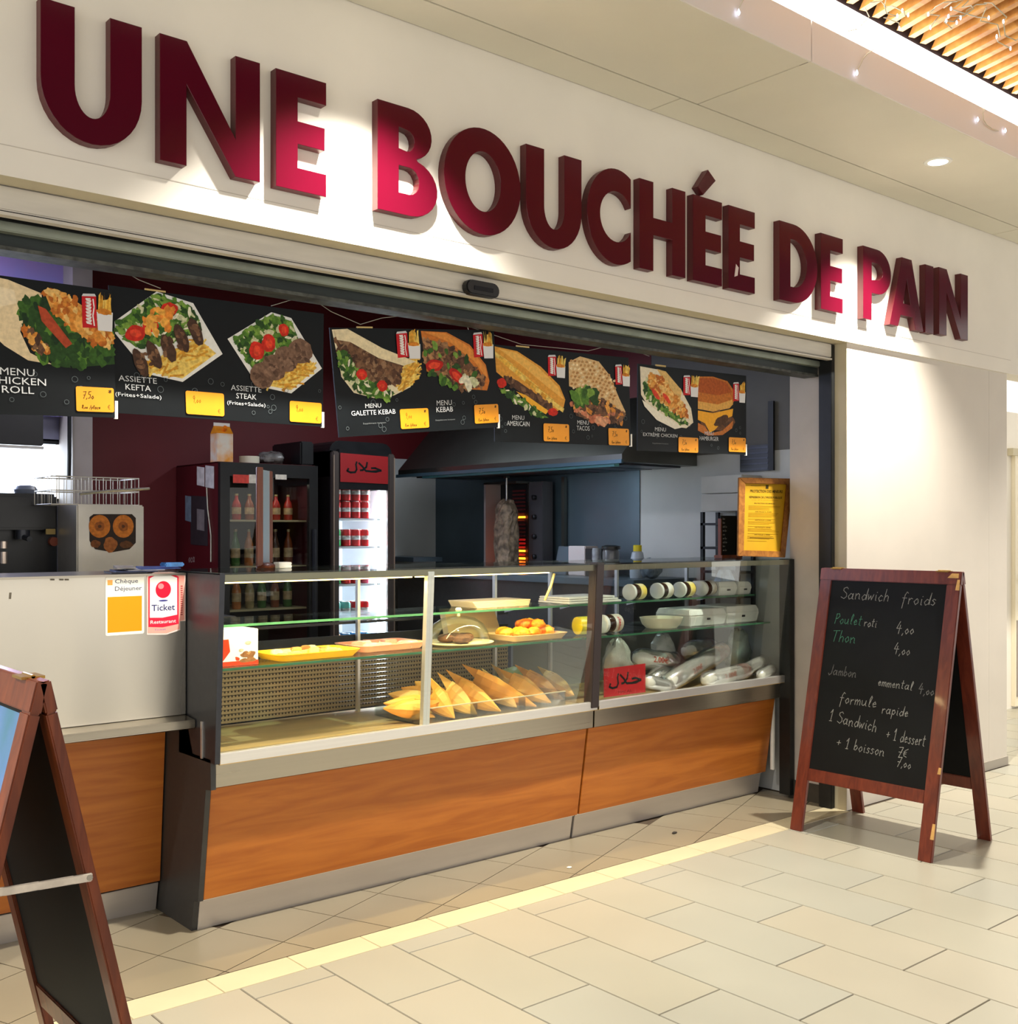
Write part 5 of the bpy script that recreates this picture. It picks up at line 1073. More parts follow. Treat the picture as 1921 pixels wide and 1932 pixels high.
# leaflets on the cash counter
lf = thing('leaflet_pile', 'sprawling pile of blue and white leaflets on the steel cash counter', 'leaflets', (1.62, 4.05, 1.329))
for k, (u0, u1, c_) in enumerate(((197, 262, (34, 36, 52)), (208, 285, (70, 84, 130)), (232, 300, (206, 206, 214)), (258, 332, (60, 92, 168)), (215, 250, (196, 190, 180)))):
    x0, x1 = PY(u0, 1070, 4.05).x, PY(u1, 1070, 4.05).x
    G().hexa([(x0, 3.98+.01*k, 1.329+.004*k), (x1, 3.975+.01*k, 1.329+.004*k), (x1+.02, 4.10, 1.329+.004*k), (x0+.02, 4.11, 1.329+.004*k), (x0, 3.98+.01*k, 1.3325+.004*k), (x1, 3.975+.01*k, 1.3325+.004*k), (x1+.02, 4.10, 1.334+.005*k), (x0+.02, 4.11, 1.336+.005*k)]).build('leaflet', mat('leaflet_%d' % k, c_, .35, var=.4, scale=22), lf)
pk = PY(305, 1066, 4.02); G().box((pk.x, 3.985, 1.350), (pk.x+.075, 4.04, 1.366)).build('blue_packet', mat('shiny_blue_packet', (86, 150, 220), .2, .3, var=.4, scale=30), lf, .004)
# ================================================================ BACK OF THE SHOP
wt = thing('rear_worktop', 'dark worktop carrying the machines behind the cash counter', 'worktop', (1.3, 4.95, 0))
G().box((.2, 4.62, 1.06), (2.3, 5.45, 1.10)).build('top', M_DKMET, wt, .003); G().box((.22, 4.66, 0), (2.28, 5.43, 1.06)).build('cupboard', M_CHAR, wt)
# steel machine with a printed window
MZ = 1.101; mz1 = PY(200, 952, 4.75).z; mx0, mx1 = PY(145, 1000, 4.75).x, PY(272, 1000, 4.75).x
mm = thing('steel_juicer', 'boxy stainless steel machine with a rounded window showing two orange halves', 'machine', ((mx0+mx1)/2, 4.85, MZ))
G().box((mx0, 4.75, MZ), (mx1, 5.0, mz1)).build('housing', mat('dull_steel', (182, 176, 166), .4, .7, var=.12, scale=6), mm, .006)
pr = Print([PY(165, 970, 4.7495), PY(258, 970, 4.7495), PY(258, 1042, 4.7495), PY(165, 1042, 4.7495)], .0004)
pr.poly([(.04, .30), (.04, .92), (.12, 1), (.9, 1), (.98, .9), (.98, .25), (.85, .08), (.5, 0), (.15, .08)], (44, 30, 22), .1)
for x in (.24, .72): pr.blob(x, .68, .215, .30, (196, 112, 34), n=24, j=.01, var=.15); pr.blob(x, .68, .10, .13, (150, 82, 26), n=18, j=.05); pr.blob(x, .68, .035, .045, (88, 48, 18), n=10)
pr.blob(.46, .20, .14, .20, (160, 92, 40), n=14); pr.blob(.16, .22, .10, .10, (120, 66, 28)); pr.blob(.78, .2, .14, .10, (98, 58, 26)); pr.build('window_print', mm)
# wire baskets
def basket(label, u0, u1, v0, v1, y, d):
    x0, x1 = PY(u0, 900, y).x, PY(u1, 900, y).x; z1, z0 = PY(u0, v0, y).z, PY(u0, v1, y).z
    t = thing('wire_basket', label, 'basket', ((x0+x1)/2, y+d/2, z0))
    for z in (z0, (z0+z1)/2, z1): G().tube([(x0, y, z), (x1, y, z), (x1, y+d, z), (x0, y+d, z), (x0, y, z)], .0028, 6).build('rim_wire', M_WIRE, t, smooth=True)
    n = 12
    for k in range(n+1):
        x = x0+(x1-x0)*k/n; G().tube([(x, y, z1), (x, y, z0), (x, y+d, z0), (x, y+d, z1)], .0016, 5).build('wire', M_WIRE, t, smooth=True)
    for k in range(1, 5):
        yy = y+d*k/5; G().tube([(x0, yy, z1), (x0, yy, z0), (x1, yy, z0), (x1, yy, z1)], .0016, 5).build('wire', M_WIRE, t, smooth=True)
    return t, x0, x1, z0, z1
b1, bx0, bx1, bz0, bz1 = basket('wire frying basket with handle on top of the steel machine', 97, 262, 898, 951, 4.76, .22)
G().tube([PY(150, 932, 4.74), PY(210, 926, 4.74), PY(282, 922, 4.74)], .006, 8).build('handle', M_WIRE, b1, smooth=True)
# black coffee machine
cm0, cm1 = .75, PY(118, 1000, 5.0).x; cz = PY(60, 930, 5.0).z
cf = thing('coffee_machine', 'large black coffee machine behind the cash counter', 'coffee machine', ((cm0+cm1)/2, 5.15, 1.101))
G().box((cm0, 5.06, 1.101), (cm1, 5.4, cz)).build('body', M_BLACKP, cf, .012); G().box((cm0+.04, 5.0, cz-.16), (cm1-.02, 5.06, cz-.02)).build('head', M_BLACKP, cf, .01)
G().box((cm0+.06, 5.0, 1.102), (cm1-.05, 5.06, 1.13)).build('drip_tray', M_DKMET, cf, .003)
for k in range(2):
    x = cm1-.16-.25*k; G().cyl((x, 5.03, cz-.20), (x, 5.03, cz-.16), .03).cyl((x, 5.03, cz-.19), (x, 4.93, cz-.20), .012).build('portafilter', M_DKMET, cf, smooth=True)
for v, h_ in ((1028, .03), (1052, .05)):
    a = PY(6, v, 4.99); G().cyl((a.x, 4.985, a.z-h_/2), (a.x, 4.985, a.z+h_/2), .016).build('chrome_spout', mat('warm_chrome', (214, 196, 180), .25, .8), cf, smooth=True)
a = PY(96, 1003, 4.99); G().box((a.x-.02, 4.992, a.z-.012), (a.x+.02, 5.0, a.z+.012)).build('brass_badge', mat('brass_badge', (150, 128, 76), .4, .6), cf)
a = PY(114, 1022, 4.985); G().cyl((a.x-.01, 5.06, a.z), (a.x-.01, 5.035, a.z), .02).build('red_knob', mat('rusty_red_knob', (140, 66, 40), .5), cf, smooth=True)
cup = PY(55, 926, 5.15); tag(G().lathe((cup.x, 5.2, cz+.001), [(.045, 0), (.05, .02), (.04, .035), (.02, .04)], 18).build('upturned_cup', mat('grey_cup', (120, 128, 144), .4), smooth=True), 'grey upturned cup on top of the black coffee machine', 'cup')
# black wall cupboard over the window
kz0, kz1 = PY(40, 846, 6.7).z, PY(40, 775, 6.7).z; kx1 = PY(82, 800, 6.7).x
kb = thing('wall_cupboard', 'black wall cupboard hanging above the bright window', 'cupboard', (1.4, 6.9, kz0))
G().box((.9, 6.7, kz0+.02), (kx1, YB-.001, kz1+.03)).build('body', M_BLACKP, kb, .006); G().box((.9, 6.69, kz0), (kx1, 6.72, kz0+.016)).build('metal_lip', M_SHUT, kb)
cd = G().tube([PY(131, 770, 6.86), PY(131, 860, 6.86), PY(130, 905, 6.86)], .012, 8).build('black_pipe', M_BLACK, smooth=True); tag(cd, 'black vertical pipe running down the pale column', 'pipe')
# ---- refrigerators
M_BOT = [mat('bottle_%d' % i, c_, .2, 0, .5, var=.2, scale=20) for i, c_ in enumerate([(120, 60, 30), (150, 40, 34), (62, 96, 44), (170, 100, 50), (70, 44, 30), (150, 130, 90)])]
def bottle(label, x, y, z, h, m, cap, grp, r=.03):
    t = thing('drink_bottle', label, 'bottle', (x, y, z), grp)
    G().lathe((x, y, z+.0005), [(r*.9, 0), (r, h*.05), (r, h*.55), (r*.75, h*.68), (r*.4, h*.80), (r*.36, h*.93)], 14).build('body', m, t, smooth=True)
    G().lathe((x, y, z+h*.93), [(r*.42, 0), (r*.42, h*.07)], 12).build('cap', cap, t, smooth=True)
    G().lathe((x, y, z+h*.22), [(r*1.02, 0), (r*1.02, h*.26)], 14, cap=False).build('label_wrap', mat('faded_bottle_label', (180, 150, 110), .5, var=.4, scale=30), t, smooth=True)
    return t
RX0, RX1, RY0, RZ = 3.10, 3.80, 6.45, 1.925
rfz = thing('red_drinks_fridge', 'tall red sided drinks fridge with a black framed glass door', 'fridge', ((RX0+RX1)/2, 6.75, 0))
M_FRR = mat('fridge_red', (74, 10, 16), .4, var=.1, scale=5); M_FRI = mat('fridge_inside', (120, 116, 108), .5)
G().box((RX0, RY0+.03, 0), (RX0+.03, YB-.01, RZ)).build('side_panel', M_FRR, rfz, .004); G().box((RX1-.03, RY0+.03, 0), (RX1, YB-.01, RZ)).build('side_panel', M_FRR, rfz, .004)
G().box((RX0, RY0+.03, RZ-.012), (RX1, YB-.01, RZ)).build('top_panel', M_FRR, rfz, .003); G().box((RX0+.03, YB-.04, .05), (RX1-.03, YB-.012, RZ-.013)).build('back_panel', mat('fridge_dark_back', (54, 50, 46), .6), rfz); G().box((RX0+.03, RY0+.03, 0), (RX1-.03, YB-.04, .25)).build('plinth', M_BLACK, rfz)
dr = G().box((RX0, RY0, .22), (RX0+.065, RY0+.03, RZ-.005)).box((RX1-.065, RY0, .22), (RX1, RY0+.03, RZ-.005)).box((RX0+.065, RY0, RZ-.09), (RX1-.065, RY0+.03, RZ-.005)).box((RX0+.065, RY0, .22), (RX1-.065, RY0+.03, .32)).build('door', M_BLACKP, rfz)
G().box((RX0+.065, RY0+.010, .32), (RX1-.065, RY0+.016, RZ-.09)).build('door_pane', M_GLASS2, dr)
G().box((RX1-.045, RY0-.03, .9), (RX1-.025, RY0, 1.5)).build('door_handle', M_DKMET, dr, .004)
def tagcard(parent, x0, x1, z0, z1, y, col_, name='price_strip'): return G().box((x0, y-.0015, z0), (x1, y, z1)).build(name, mat('strip_%d_%d_%d' % col_, col_, .5, var=.2, scale=40), parent)
a, b = PY(440, 895, RY0-.002), PY(470, 912, RY0-.002); tagcard(dr, a.x, b.x, b.z, a.z, RY0, (206, 60, 46)); a, b = PY(470, 895, RY0-.002), PY(486, 912, RY0-.002); tagcard(dr, a.x, b.x, b.z, a.z, RY0, (216, 206, 190)); a, b = PY(520, 895, RY0-.002), PY(541, 905, RY0-.002); tagcard(dr, a.x, b.x, b.z, a.z, RY0, (226, 216, 200))
light('fridge_lamp', 'AREA', (3.45, 6.56, 1.80), .3, (1, .88, .72), .5, .04)
SH = [.62, .98, 1.26, 1.56]
for z in SH: G().box((RX0+.035, RY0+.09, z-.012), (RX1-.035, YB-.05, z)).build('wire_shelf', mat('cream_shelf', (176, 158, 120), .5), rfz)
rb = random.Random(4)
for si, (z, h, cols) in enumerate(((SH[3], .17, [1, 1, 0, 1]), (SH[2], .24, [0, 2, 3, 5, 4]), (SH[1], .22, [2, 3, 5, 2, 0]))):
    for k in range(6):
        bottle(['small drink bottle on the top shelf of the red fridge', 'brown and green glass bottle on the middle shelf of the red fridge', 'bottle on the lower shelf of the red fridge'][si], RX0+.10+.095*k, RY0+.17+.02*rb.random(), z, h, M_BOT[cols[k % len(cols)]], mat('bottle_cap', (150, 130, 90), .4, .5), ['bottles on the top shelf of the red fridge', 'bottles on the middle shelf of the red fridge', 'bottles on the lower shelf of the red fridge'][si])
# notes on its side
for lab, u0, u1, v0, v1, c_ in (('white', 372, 386, 880, 918, (206, 198, 190)), ('white', 388, 404, 878, 922, (196, 190, 184)), ('blue', 350, 361, 935, 985, (104, 118, 126)), ('grey', 372, 386, 960, 1002, (120, 110, 106)), ('black', 360, 392, 935, 1030, (40, 30, 32))):
    q = [PX(u0, v0, RX0-.001), PX(u1, v0+2, RX0-.001), PX(u1, v1, RX0-.001), PX(u0, v1-3, RX0-.001)]
    if lab == 'black': q = [p_+Vector((.0006, 0, 0)) for p_ in q]
    G().hexa(q+[p_+Vector((-.002, 0, 0)) for p_ in q]).build('pinned_note', mat('note_%d' % c_[0], c_, .6, var=.2, scale=20), rfz)
G().tube([PX(390, 920, RX0-.006), PX(392, 960, RX0-.006), PX(398, 1010, RX0-.006), PX(398, 1060, RX0-.006)], .004, 6).build('pale_cable', M_CLEARWIRE, rfz, smooth=True)
q = [PX(352, 1030, RX0-.0012), PX(390, 1034, RX0-.0012), PX(388, 1075, RX0-.0012), PX(352, 1075, RX0-.0012)]; pr = Print(q, .0004); pr.hand('Coca', .1, .3, .4, .05, (150, 120, 112), slope=.2); pr.build('side_lettering', rfz)
# things on the red fridge
ju = PY(421, 868, 6.58); jt = thing('juice_carton', 'orange and white juice carton standing on the red fridge', 'carton', (ju.x, 6.60, RZ))
G().box((ju.x-.055, 6.55, RZ+.0005), (ju.x+.055, 6.65, RZ+.185)).build('body', mat('orange_carton', (230, 150, 40), .4, var=.5, scale=9, col2=(226, 214, 196)), jt, .002)
G().prism([(ju.x-.055, 6.55, RZ+.185), (ju.x-.055, 6.65, RZ+.185), (ju.x-.055, 6.60, RZ+.235)], (.11, 0, 0)).build('gable', mat('carton_gable', (226, 140, 30), .4), jt); G().box((ju.x-.055, 6.597, RZ+.234), (ju.x+.055, 6.603, RZ+.255)).build('seal', M_PAPER, jt); G().cyl((ju.x, 6.57, RZ+.205), (ju.x, 6.545, RZ+.225), .014).build('screw_cap', mat('orange_cap', (230, 120, 20), .4), jt)
a = PY(473, 866, 6.6); tag(G().lathe((a.x, 6.62, RZ+.0005), [(.03, 0), (.065, 0), (.065, .05), (.03, .05), (.03, 0)], 24, cap=False).build('tape_roll', mat('cream_tape', (222, 214, 190), .5), smooth=True), 'cream roll of tape lying on the red fridge beside the carton', 'tape')
a = PY(515, 862, 6.65); tag(G().ell((a.x, 6.68, RZ+.048), (.10, .08, .046), 18, 12, .3, 6).build('crumpled_bag', mat('grey_film', (120, 116, 112), .25, 0, .6, var=.5, scale=16, bump=.8), smooth=True), 'crumpled grey plastic bag on the red fridge', 'bag')
tag(G().box((3.70, 6.50, RZ+.0005), (3.80, 6.9, RZ+.16)).build('black_speaker', M_BLACKP, bevel=.01), 'black box on the red fridge against the taller lit fridge', 'box')
# lit can fridge
LX0, LX1, LY_, LZ = 3.895, 4.40, 6.42, 2.10
lf_ = thing('lit_can_fridge', 'tall black fridge with bright white interior full of drink cans', 'fridge', ((LX0+LX1)/2, 6.75, 0))
M_FB = mat('fridge_black', (30, 30, 32), .3, .2, var=.2, scale=10); M_FBR = mat('fridge_bronze_frame', (92, 82, 78), .35, .5); M_FW = mat('fridge_white_liner', (238, 242, 248), .4)
shp = rrect((LX0+LX1)/2, LZ/2, LX1-LX0, LZ, .075)
G().box((LX0, LY_+.04, 0), (LX0+.03, YB-.013, LZ-.07)).build('side_panel', M_FB, lf_); G().box((LX1-.03, LY_+.04, 0), (LX1, YB-.013, LZ-.07)).build('side_panel', M_FB, lf_)
G().prism([(x, LY_+.04, z) for x, z in rrect((LX0+LX1)/2, LZ-.16, LX1-LX0, .32, .075)], (0, .55, 0)).build('canopy', M_FB, lf_)
G().box((LX0+.03, YB-.06, .1), (LX1-.03, YB-.014, LZ-.32)).build('back_panel', M_FW, lf_); G().box((LX0+.03, LY_+.04, 0), (LX1-.03, YB-.06, .30)).build('plinth', M_FB, lf_)
for a_, b_ in ((LX0+.03, LX0+.034), (LX1-.034, LX1-.03)): G().box((a_, LY_+.06, .30), (b_, YB-.061, LZ-.325)).build('side_liner', M_FW, lf_)
fd = G().box((LX0, LY_, .25), (LX0+.055, LY_+.04, LZ-.075)).box((LX1-.055, LY_, .25), (LX1, LY_+.04, LZ-.075)).build('door', M_FBR, lf_, .008)
G().box((LX0+.055, LY_+.004, LZ-.33), (LX1-.055, LY_+.038, LZ-.06)).build('door_header', M_FB, fd); G().box((LX0+.055, LY_+.004, .25), (LX1-.055, LY_+.038, .31)).build('door_foot', M_FB, fd)
G().box((LX0+.055, LY_+.012, .31), (LX1-.055, LY_+.017, LZ-.33)).build('door_pane', M_GLASS2, fd)
for x in (LX0+.006, LX1-.010): G().box((x, LY_-.005, .4), (x+.006, LY_, LZ-.1)).build('bright_trim', mat('pale_gold_trim', (206, 182, 160), .3, .7), fd)
q = [(LX0+.06, LY_-.001, LZ-.085), (LX1-.06, LY_-.001, LZ-.095), (LX1-.06, LY_-.001, LZ-.285), (LX0+.06, LY_-.001, LZ-.28)]
cd_ = G().hexa([Vector(p_) for p_ in q]+[Vector(p_)+Vector((0, .004, 0)) for p_ in q]).build('halal_sign', mat('dark_red_card', (150, 20, 24), .5), fd); cd_['label'] = 'dark red card with black Arabic lettering'
pr = Print([Vector(p_) for p_ in q], .0005)
for st in HALAL: pr.line([(.10+x*.78, .32+y*.50) for x, y in st], .07, (16, 24, 24))
pr.build('lettering', cd_)
G().box((LX1-.085, LY_+.07, .32), (LX1-.04, LY_+.10, LZ-.34)).build('light_tube', mat('fridge_tube', (235, 245, 255), .3, emit=7), lf_)
light('fridge_lamp', 'AREA', (LX1-.10, LY_+.06, 1.35), 5, (.92, .97, 1.0), .06, 1.4, target=(4.05, 6.95, 1.35))
M_CAN = {c_: mat('can_%s' % c_, v_, .3, .3, var=.25, scale=25) for c_, v_ in dict(red=(220, 34, 40), green=(40, 180, 90), blue=(30, 150, 220), orange=(240, 150, 60), pink=(214, 90, 120), teal=(120, 200, 190)).items()}
CANM = {}
def can(x, y, z, c_, lab, grp):
    if c_ not in CANM:
        t = thing('drink_can', lab, 'can', (x, y, z), grp)
        G().lathe((x, y, z), [(.024, 0), (.033, .006), (.033, .104), (.027, .115)], 14).build('body', M_CAN[c_], t, smooth=True)
        G().lathe((x, y, z+.115), [(.027, 0), (.026, .003), (.022, .001)], 14).build('lid', M_ALU, t, smooth=True)
        G().lathe((x, y, z+.045), [(.0333, 0), (.0333, .028)], 14, cap=False).build('label_band', mat('can_white_band', (236, 226, 226), .4, var=.5, scale=40), t, smooth=True)
        CANM[c_] = (t, Vector((x, y, z))); return t
    t, o = CANM[c_]; return dup(t, Vector((x, y, z))-o, lab, grp)
rows = [(1.49, ['red']*4, 2), (1.285, ['green', 'red', 'red', 'red'], 1), (1.02, ['green', 'red', 'red', 'pink'], 1), (.80, ['teal', 'teal', 'red', 'red'], 1), (.55, ['orange', 'blue', 'blue', 'blue'], 1)]
NMR = ['top', 'second', 'third', 'fourth', 'fifth']
# shelf heights read from the photograph at the fridge door
zsh = [PY(660, v, LY_+.06).z for v in (978, 1031, 1102, 1168, 1228)]
for si, ((z_, cols, st_), z) in enumerate(zip(rows, zsh)):
    G().box((LX0+.036, LY_+.05, z-.014), (LX1-.088, YB-.065, z)).build('shelf', M_FW, lf_)
    for s2 in range(st_):
        for dpt in range(2):
            for k, c_ in enumerate(cols):
                can(LX0+.088+.078*k, LY_+.10+.075*dpt, z+.0008+.119*s2, c_, '%s drink can on the %s shelf of the lit fridge' % (c_, NMR[si]), '%s cans on the %s shelf of the lit fridge' % (c_, NMR[si]))
# ---- kitchen along the right wall
kc = thing('kitchen_counter', 'steel prep counter along the kitchen wall below the hood', 'counter', (5.0, 5.4, 0))
G().box((4.70, 4.42, 1.16), (5.26, 6.9, 1.20)).build('top', M_DARKSTEEL, kc, .003); G().box((4.74, 4.46, 0), (5.26, 6.88, 1.16)).build('cupboard', M_CHAR, kc)
hdn = thing('extractor_hood', 'wide stainless steel extractor hood above the kebab grill', 'extractor hood', (4.95, 5.5, 1.88))
G().prism([(4.60, 4.42, 1.885), (5.26, 4.42, 1.885), (5.26, 4.42, 2.30), (4.95, 4.42, 2.30), (4.60, 4.42, 1.93)], (0, 2.25, 0)).build('canopy', M_HOOD, hdn)
G().box((4.585, 4.41, 1.876), (4.60, 6.68, 1.898)).build('front_lip', mat('blue_steel_lip', (84, 110, 124), .3, .7), hdn); G().box((4.62, 4.5, 1.862), (4.66, 6.4, 1.884)).build('lamp_rail', mat('cyan_tinted_rail', (90, 150, 156), .35, .3), hdn)
for k in range(9): G().box((4.70, 4.50+.235*k, 1.874), (5.2, 4.70+.235*k, 1.884)).build('grease_filter', M_DKMET, hdn)
light('hood_lamp', 'AREA', (4.72, 5.2, 1.86), 3.2, (.75, .90, 1.0), .08, 1.1, target=(5.2, 5.1, 1.2))
kg = thing('kebab_grill', 'upright kebab grill with glowing elements and a knob column', 'grill', (5.1, 5.9, 1.201))
G().box((5.13, 5.80, 1.2005), (5.20, 6.20, 1.83)).build('back_plate', M_BLACK, kg); G().box((4.99, 6.14, 1.2005), (5.13, 6.16, 1.83)).build('side_shield', mat('pale_steel_shield', (150, 138, 134), .6, .0), kg)
G().box((5.112, 5.805, 1.2005), (5.13, 5.82, 1.83)).build('side_frame', M_HOOD, kg); G().box((4.99, 5.805, 1.82), (5.20, 6.16, 1.835)).build('top_frame', M_HOOD, kg)
co = G().box((5.10, 5.655, 1.2005), (5.20, 5.80, 1.83)).build('control_column', mat('grey_column_steel', (84, 82, 86), .4, .5), kg, .004)
for z in (1.72, 1.585, 1.45, 1.31): G().lathe((5.10, 5.73, z), [(.017, 0), (.017, .022), (.012, .025)], 16, (-1, 0, 0)).build('knob', M_BLACKP, co, smooth=True)
M_HOT = mat('glowing_element', (255, 120, 24), .5, emit=4); M_WARM = mat('dull_red_element', (150, 20, 16), .5, emit=.5); M_DKEL = mat('dark_element', (70, 14, 14), .6, emit=.06)
for k in range(22):
    z = 1.215+.0265*k; m_ = M_HOT if k in (1, 2, 3, 5) else (M_WARM if k < 9 or k == 14 else M_DKEL); m_ = MC.get('glowing_element') if k == 14 else m_
    G().cyl((5.118, 5.86, z), (5.118, 5.99, z), .007, n=8).build('heating_element', m_, kg, smooth=True)
mt_ = thing('kebab_spit', 'tall grey brown stack of kebab meat on a vertical spit', 'meat', (4.95, 5.86, 1.201))
g = G(); n = 26; vs = []; fs = []; rm = random.Random(8)
prof = [(.072, 1.215), (.080, 1.25), (.082, 1.30), (.080, 1.35), (.084, 1.40), (.081, 1.45), (.083, 1.50), (.081, 1.55), (.079, 1.59), (.076, 1.63), (.066, 1.665), (.046, 1.69), (.02, 1.702)]
for j, (r_, z) in enumerate(prof):
    for i in range(n): a_ = 6.2832*(i+.5*(j % 2))/n; q_r = r_*(1+rm.uniform(-.13, .13)); vs.append((4.95+q_r*math.cos(a_), 5.86+q_r*math.sin(a_), z+rm.uniform(-.012, .012)))
for j in range(len(prof)-1):
    for i in range(n): fs.append((j*n+i, j*n+(i+1) % n, (j+1)*n+(i+1) % n, (j+1)*n+i))
fs += [tuple(range(n-1, -1, -1)), tuple(range((len(prof)-1)*n, len(prof)*n))]
g.add(vs, fs).build('meat', mat('grey_brown_meat', (132, 112, 92), .6, var=.6, scale=26, bump=1.0), mt_, smooth=False)
G().cyl((4.95, 5.86, 1.2005), (4.95, 5.86, 1.86), .006, n=8).build('spit_rod', M_WIRE, mt_); G().lathe((4.95, 5.86, 1.2005), [(.10, 0), (.105, .006), (.10, .012)], 24).build('drip_dish', M_HOOD, mt_, smooth=True)
G().box((4.935, 5.845, 1.855), (4.965, 5.875, 1.868)).build('motor_coupling', M_HOOD, mt_)
po = G().box((5.225, 5.57, 1.2005), (5.25, 5.60, 1.86)).build('steel_post', M_HOOD); tag(po, 'slim steel post standing on the kitchen counter beside the knob column', 'post')
# tubs and bottles on the prep counter
def tub(label, u0, u1, v0, x, body, lid=None):
    a, b = PX(u0, v0, x), PX(u1, v0, x); yc = (a.y+b.y)/2; r_ = max(.03, abs(a.y-b.y)/2.6); t = thing('sauce_tub', label, 'tub', (x, yc, 1.2005), 'tubs and boxes on the prep counter')
    h_ = a.z-1.2005; G().lathe((x, yc, 1.2005), [(r_*.85, 0), (r_, h_*.12), (r_, h_*.9), (r_*.9, h_)], 20).build('body', body, t, smooth=True)
    if lid: G().lathe((x, yc, 1.2005+h_), [(r_*1.12, 0), (r_*1.12, .018), (r_*.6, .026)], 20).build('lid', lid, t, smooth=True)
    return t
M_PKB = mat('pale_pink_tub', (190, 178, 178), .5); M_DKT = mat('dark_tub', (26, 26, 28), .4)
bxk = thing('leaning_tray', 'dark steel tray leaning at an angle on the prep counter', 'tray', (4.95, 5.45, 1.2005))
a, b = PX(1048, 1030, 4.95), PX(1072, 1032, 4.95); G().hexa([(4.93, b.y, 1.201), (4.95, b.y, 1.201), (4.95, a.y, 1.201), (4.93, a.y, 1.201), (4.96, b.y-.02, b.z), (4.98, b.y-.02, b.z), (4.98, a.y-.02, a.z), (4.96, a.y-.02, a.z)]).build('tray', M_DARKSTEEL, bxk, .003)
bq = thing('pale_box', 'pale pink paper box on the prep counter', 'box', (4.95, 5.22, 1.2005)); a, b = PX(1072, 1030, 4.93), PX(1104, 1032, 4.93)
G().box((4.93, b.y, 1.201), (5.05, a.y, a.z)).build('box', M_PKB, bq, .004); a, b = PX(1104, 1034, 4.93), PX(1116, 1034, 4.93); G().box((4.932, b.y, 1.201), (5.05, a.y-.001, a.z-.004)).build('dark_band', M_DKT, bq)
tub('grey speckled tub between the pale box and the black lidded tub', 1118, 1134, 1034, 4.95, mat('speckled_tub', (150, 152, 158), .4, var=.4, scale=30)); tub('clear tub with a wide black lid on the prep counter', 1138, 1168, 1036, 4.95, mat('smoky_tub', (96, 96, 98), .2), M_DKT)
a = PX(1203, 1048, 4.95); yb_ = thing('yellow_cap_bottle', 'white squeeze bottle with a bright yellow cap on the prep counter', 'bottle', (4.95, a.y, 1.2005)); zc_ = PX(1203, 1040, 4.95).z
G().lathe((4.95, a.y, 1.2005), [(.045, 0), (.048, .02), (.048, .09), (.034, zc_-1.2005-.008), (.024, zc_-1.2005)], 18).build('body', mat('milky_bottle', (176, 188, 200), .3), yb_, smooth=True); G().lathe((4.95, a.y, zc_), [(.026, 0), (.026, .035), (.022, .038)], 16).build('cap', mat('bright_yellow_cap', (226, 206, 20), .4), yb_, smooth=True)
a = PX(1228, 1046, 4.95); tag(G().ell((4.95, a.y, 1.262), (.06, .07, .06), 14, 10, .25, 2).build('film_bundle', mat('bluish_film', (120, 134, 146), .2, var=.5, scale=14, bump=.7), smooth=True), 'crumpled bluish film bundle beside the yellow capped bottle', 'film')
# left end: dark slicing board on a ledge near the lit fridge
a, b = PX(742, 1050, 4.9), PX(815, 1045, 4.9); lg = thing('wall_shelf', 'dark blue grey shelf board jutting out by the lit fridge', 'shelf', (4.9, 6.8, 1.27)); G().hexa([(4.70, 6.62, 1.262), (4.95, 6.60, 1.262), (4.95, 7.10, 1.262), (4.70, 7.10, 1.262), (4.70, 6.62, 1.295), (4.95, 6.60, 1.295), (4.95, 7.10, 1.295), (4.70, 7.10, 1.295)]).build('board', M_DARKSTEEL, lg, .002)
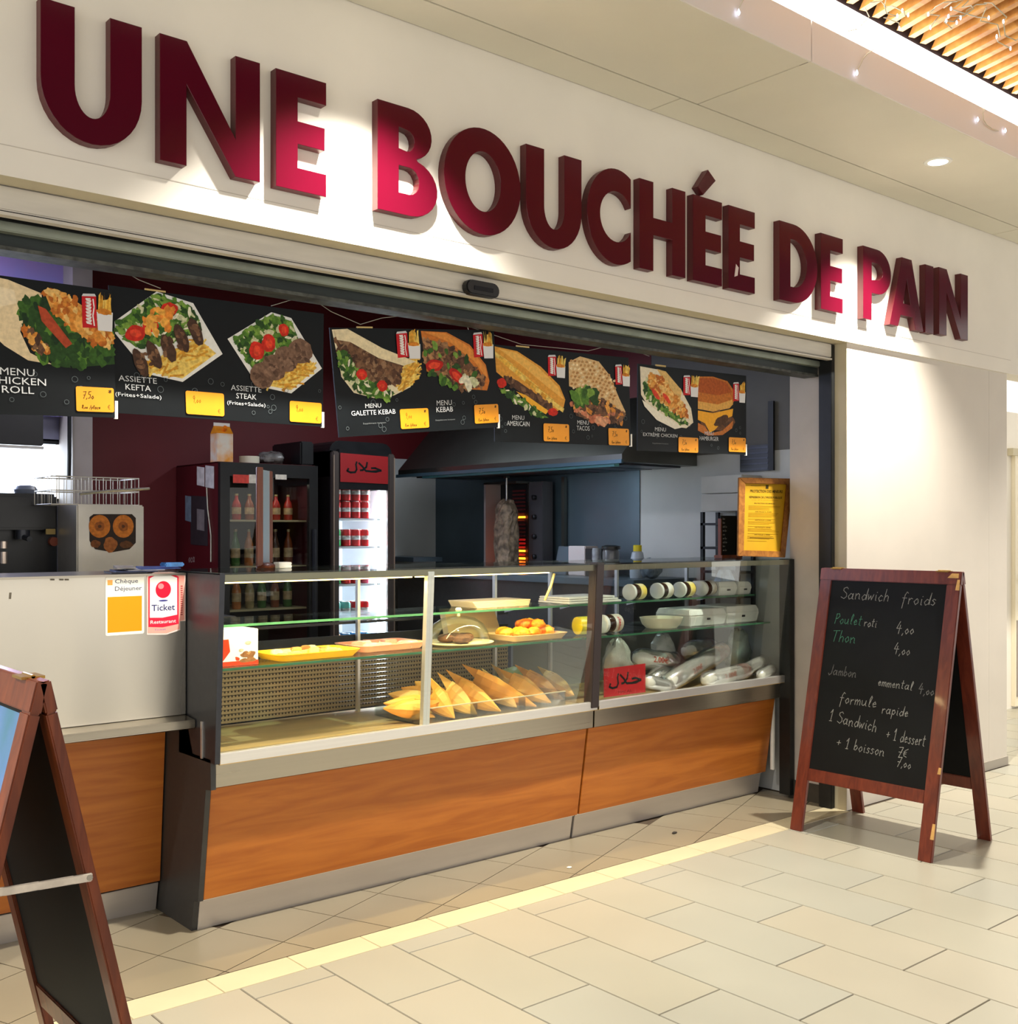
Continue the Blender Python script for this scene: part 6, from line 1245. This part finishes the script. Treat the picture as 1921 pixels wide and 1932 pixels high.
# right wall: meter box, rack, dark panel
zb0, zb1 = PX(1325, 965, 5.08).z, PX(1325, 899, 5.08).z; mb = thing('meter_box', 'white two part box on the side wall behind the notice', 'box', (5.18, 4.1, zb0))
G().box((5.08, 3.94, zb0), (5.269, 4.24, (zb0+zb1)/2-.002)).build('lower_box', mat('dull_white', (176, 176, 170), .5, var=.05), mb, .004); G().box((5.08, 3.94, (zb0+zb1)/2+.002), (5.269, 4.24, zb1)).build('upper_box', MC['dull_white'], mb, .004)
rk = thing('black_wall_rack', 'black rack with open shelves below the white box', 'rack', (5.2, 4.1, 1.2))
for yy in (3.98, 4.24): G().box((5.10, yy, 1.05), (5.12, yy+.02, zb0-.003)).box((5.24, yy, 1.05), (5.26, yy+.02, zb0-.003)).build('upright', M_BLACK, rk)
for k in range(4): z = 1.10+.14*k; G().box((5.10, 3.98, z), (5.262, 4.26, z+.014)).build('shelf', M_BLACK, rk)
dp = thing('dark_wall_panel', 'black gridded panel with a vertical bar on the side wall above the white box', 'panel', (5.25, 3.93, 1.85)); a, b = PX(1396, 842, 5.25), PX(1452, 888, 5.25)
G().box((5.25, b.y, b.z), (5.269, a.y, a.z)).build('panel', M_BLACKP, dp, .002); c_ = PX(1457, 757, 5.25); G().box((5.235, c_.y-.018, b.z), (5.25, c_.y+.018, c_.z)).build('bar', M_BLACK, dp)
for k in range(5): zz = b.z+(a.z-b.z)*(k+.5)/5; G().box((5.247, b.y+.01, zz-.006), (5.25, a.y-.01, zz+.004)).build('grid_bar', M_DKMET, dp)

# ---- bits on the floor tiles
a = PZ(1273, 1572, .001); tag(G().ell((a.x, a.y, .004), (.016, .010, .004), 10, 6, .3, 3).build('dark_crumb', mat('dark_crumb', (44, 38, 30), .8)), 'small dark crumb on the taupe tiles before the short case', 'crumb')
a = PZ(1074, 1637, .001); tag(G().ell((a.x, a.y, .003), (.012, .009, .003), 10, 6, .3, 5).build('white_scrap', M_PAPER), 'tiny white paper scrap on the taupe tiles', 'scrap')
pp = G().cyl((5.178, 3.80, .14), (5.178, 3.80, .54), .014).build('white_pipe', M_WHITE, smooth=True); tag(pp, 'white vertical pipe at the end of the short case by the pilaster', 'pipe')
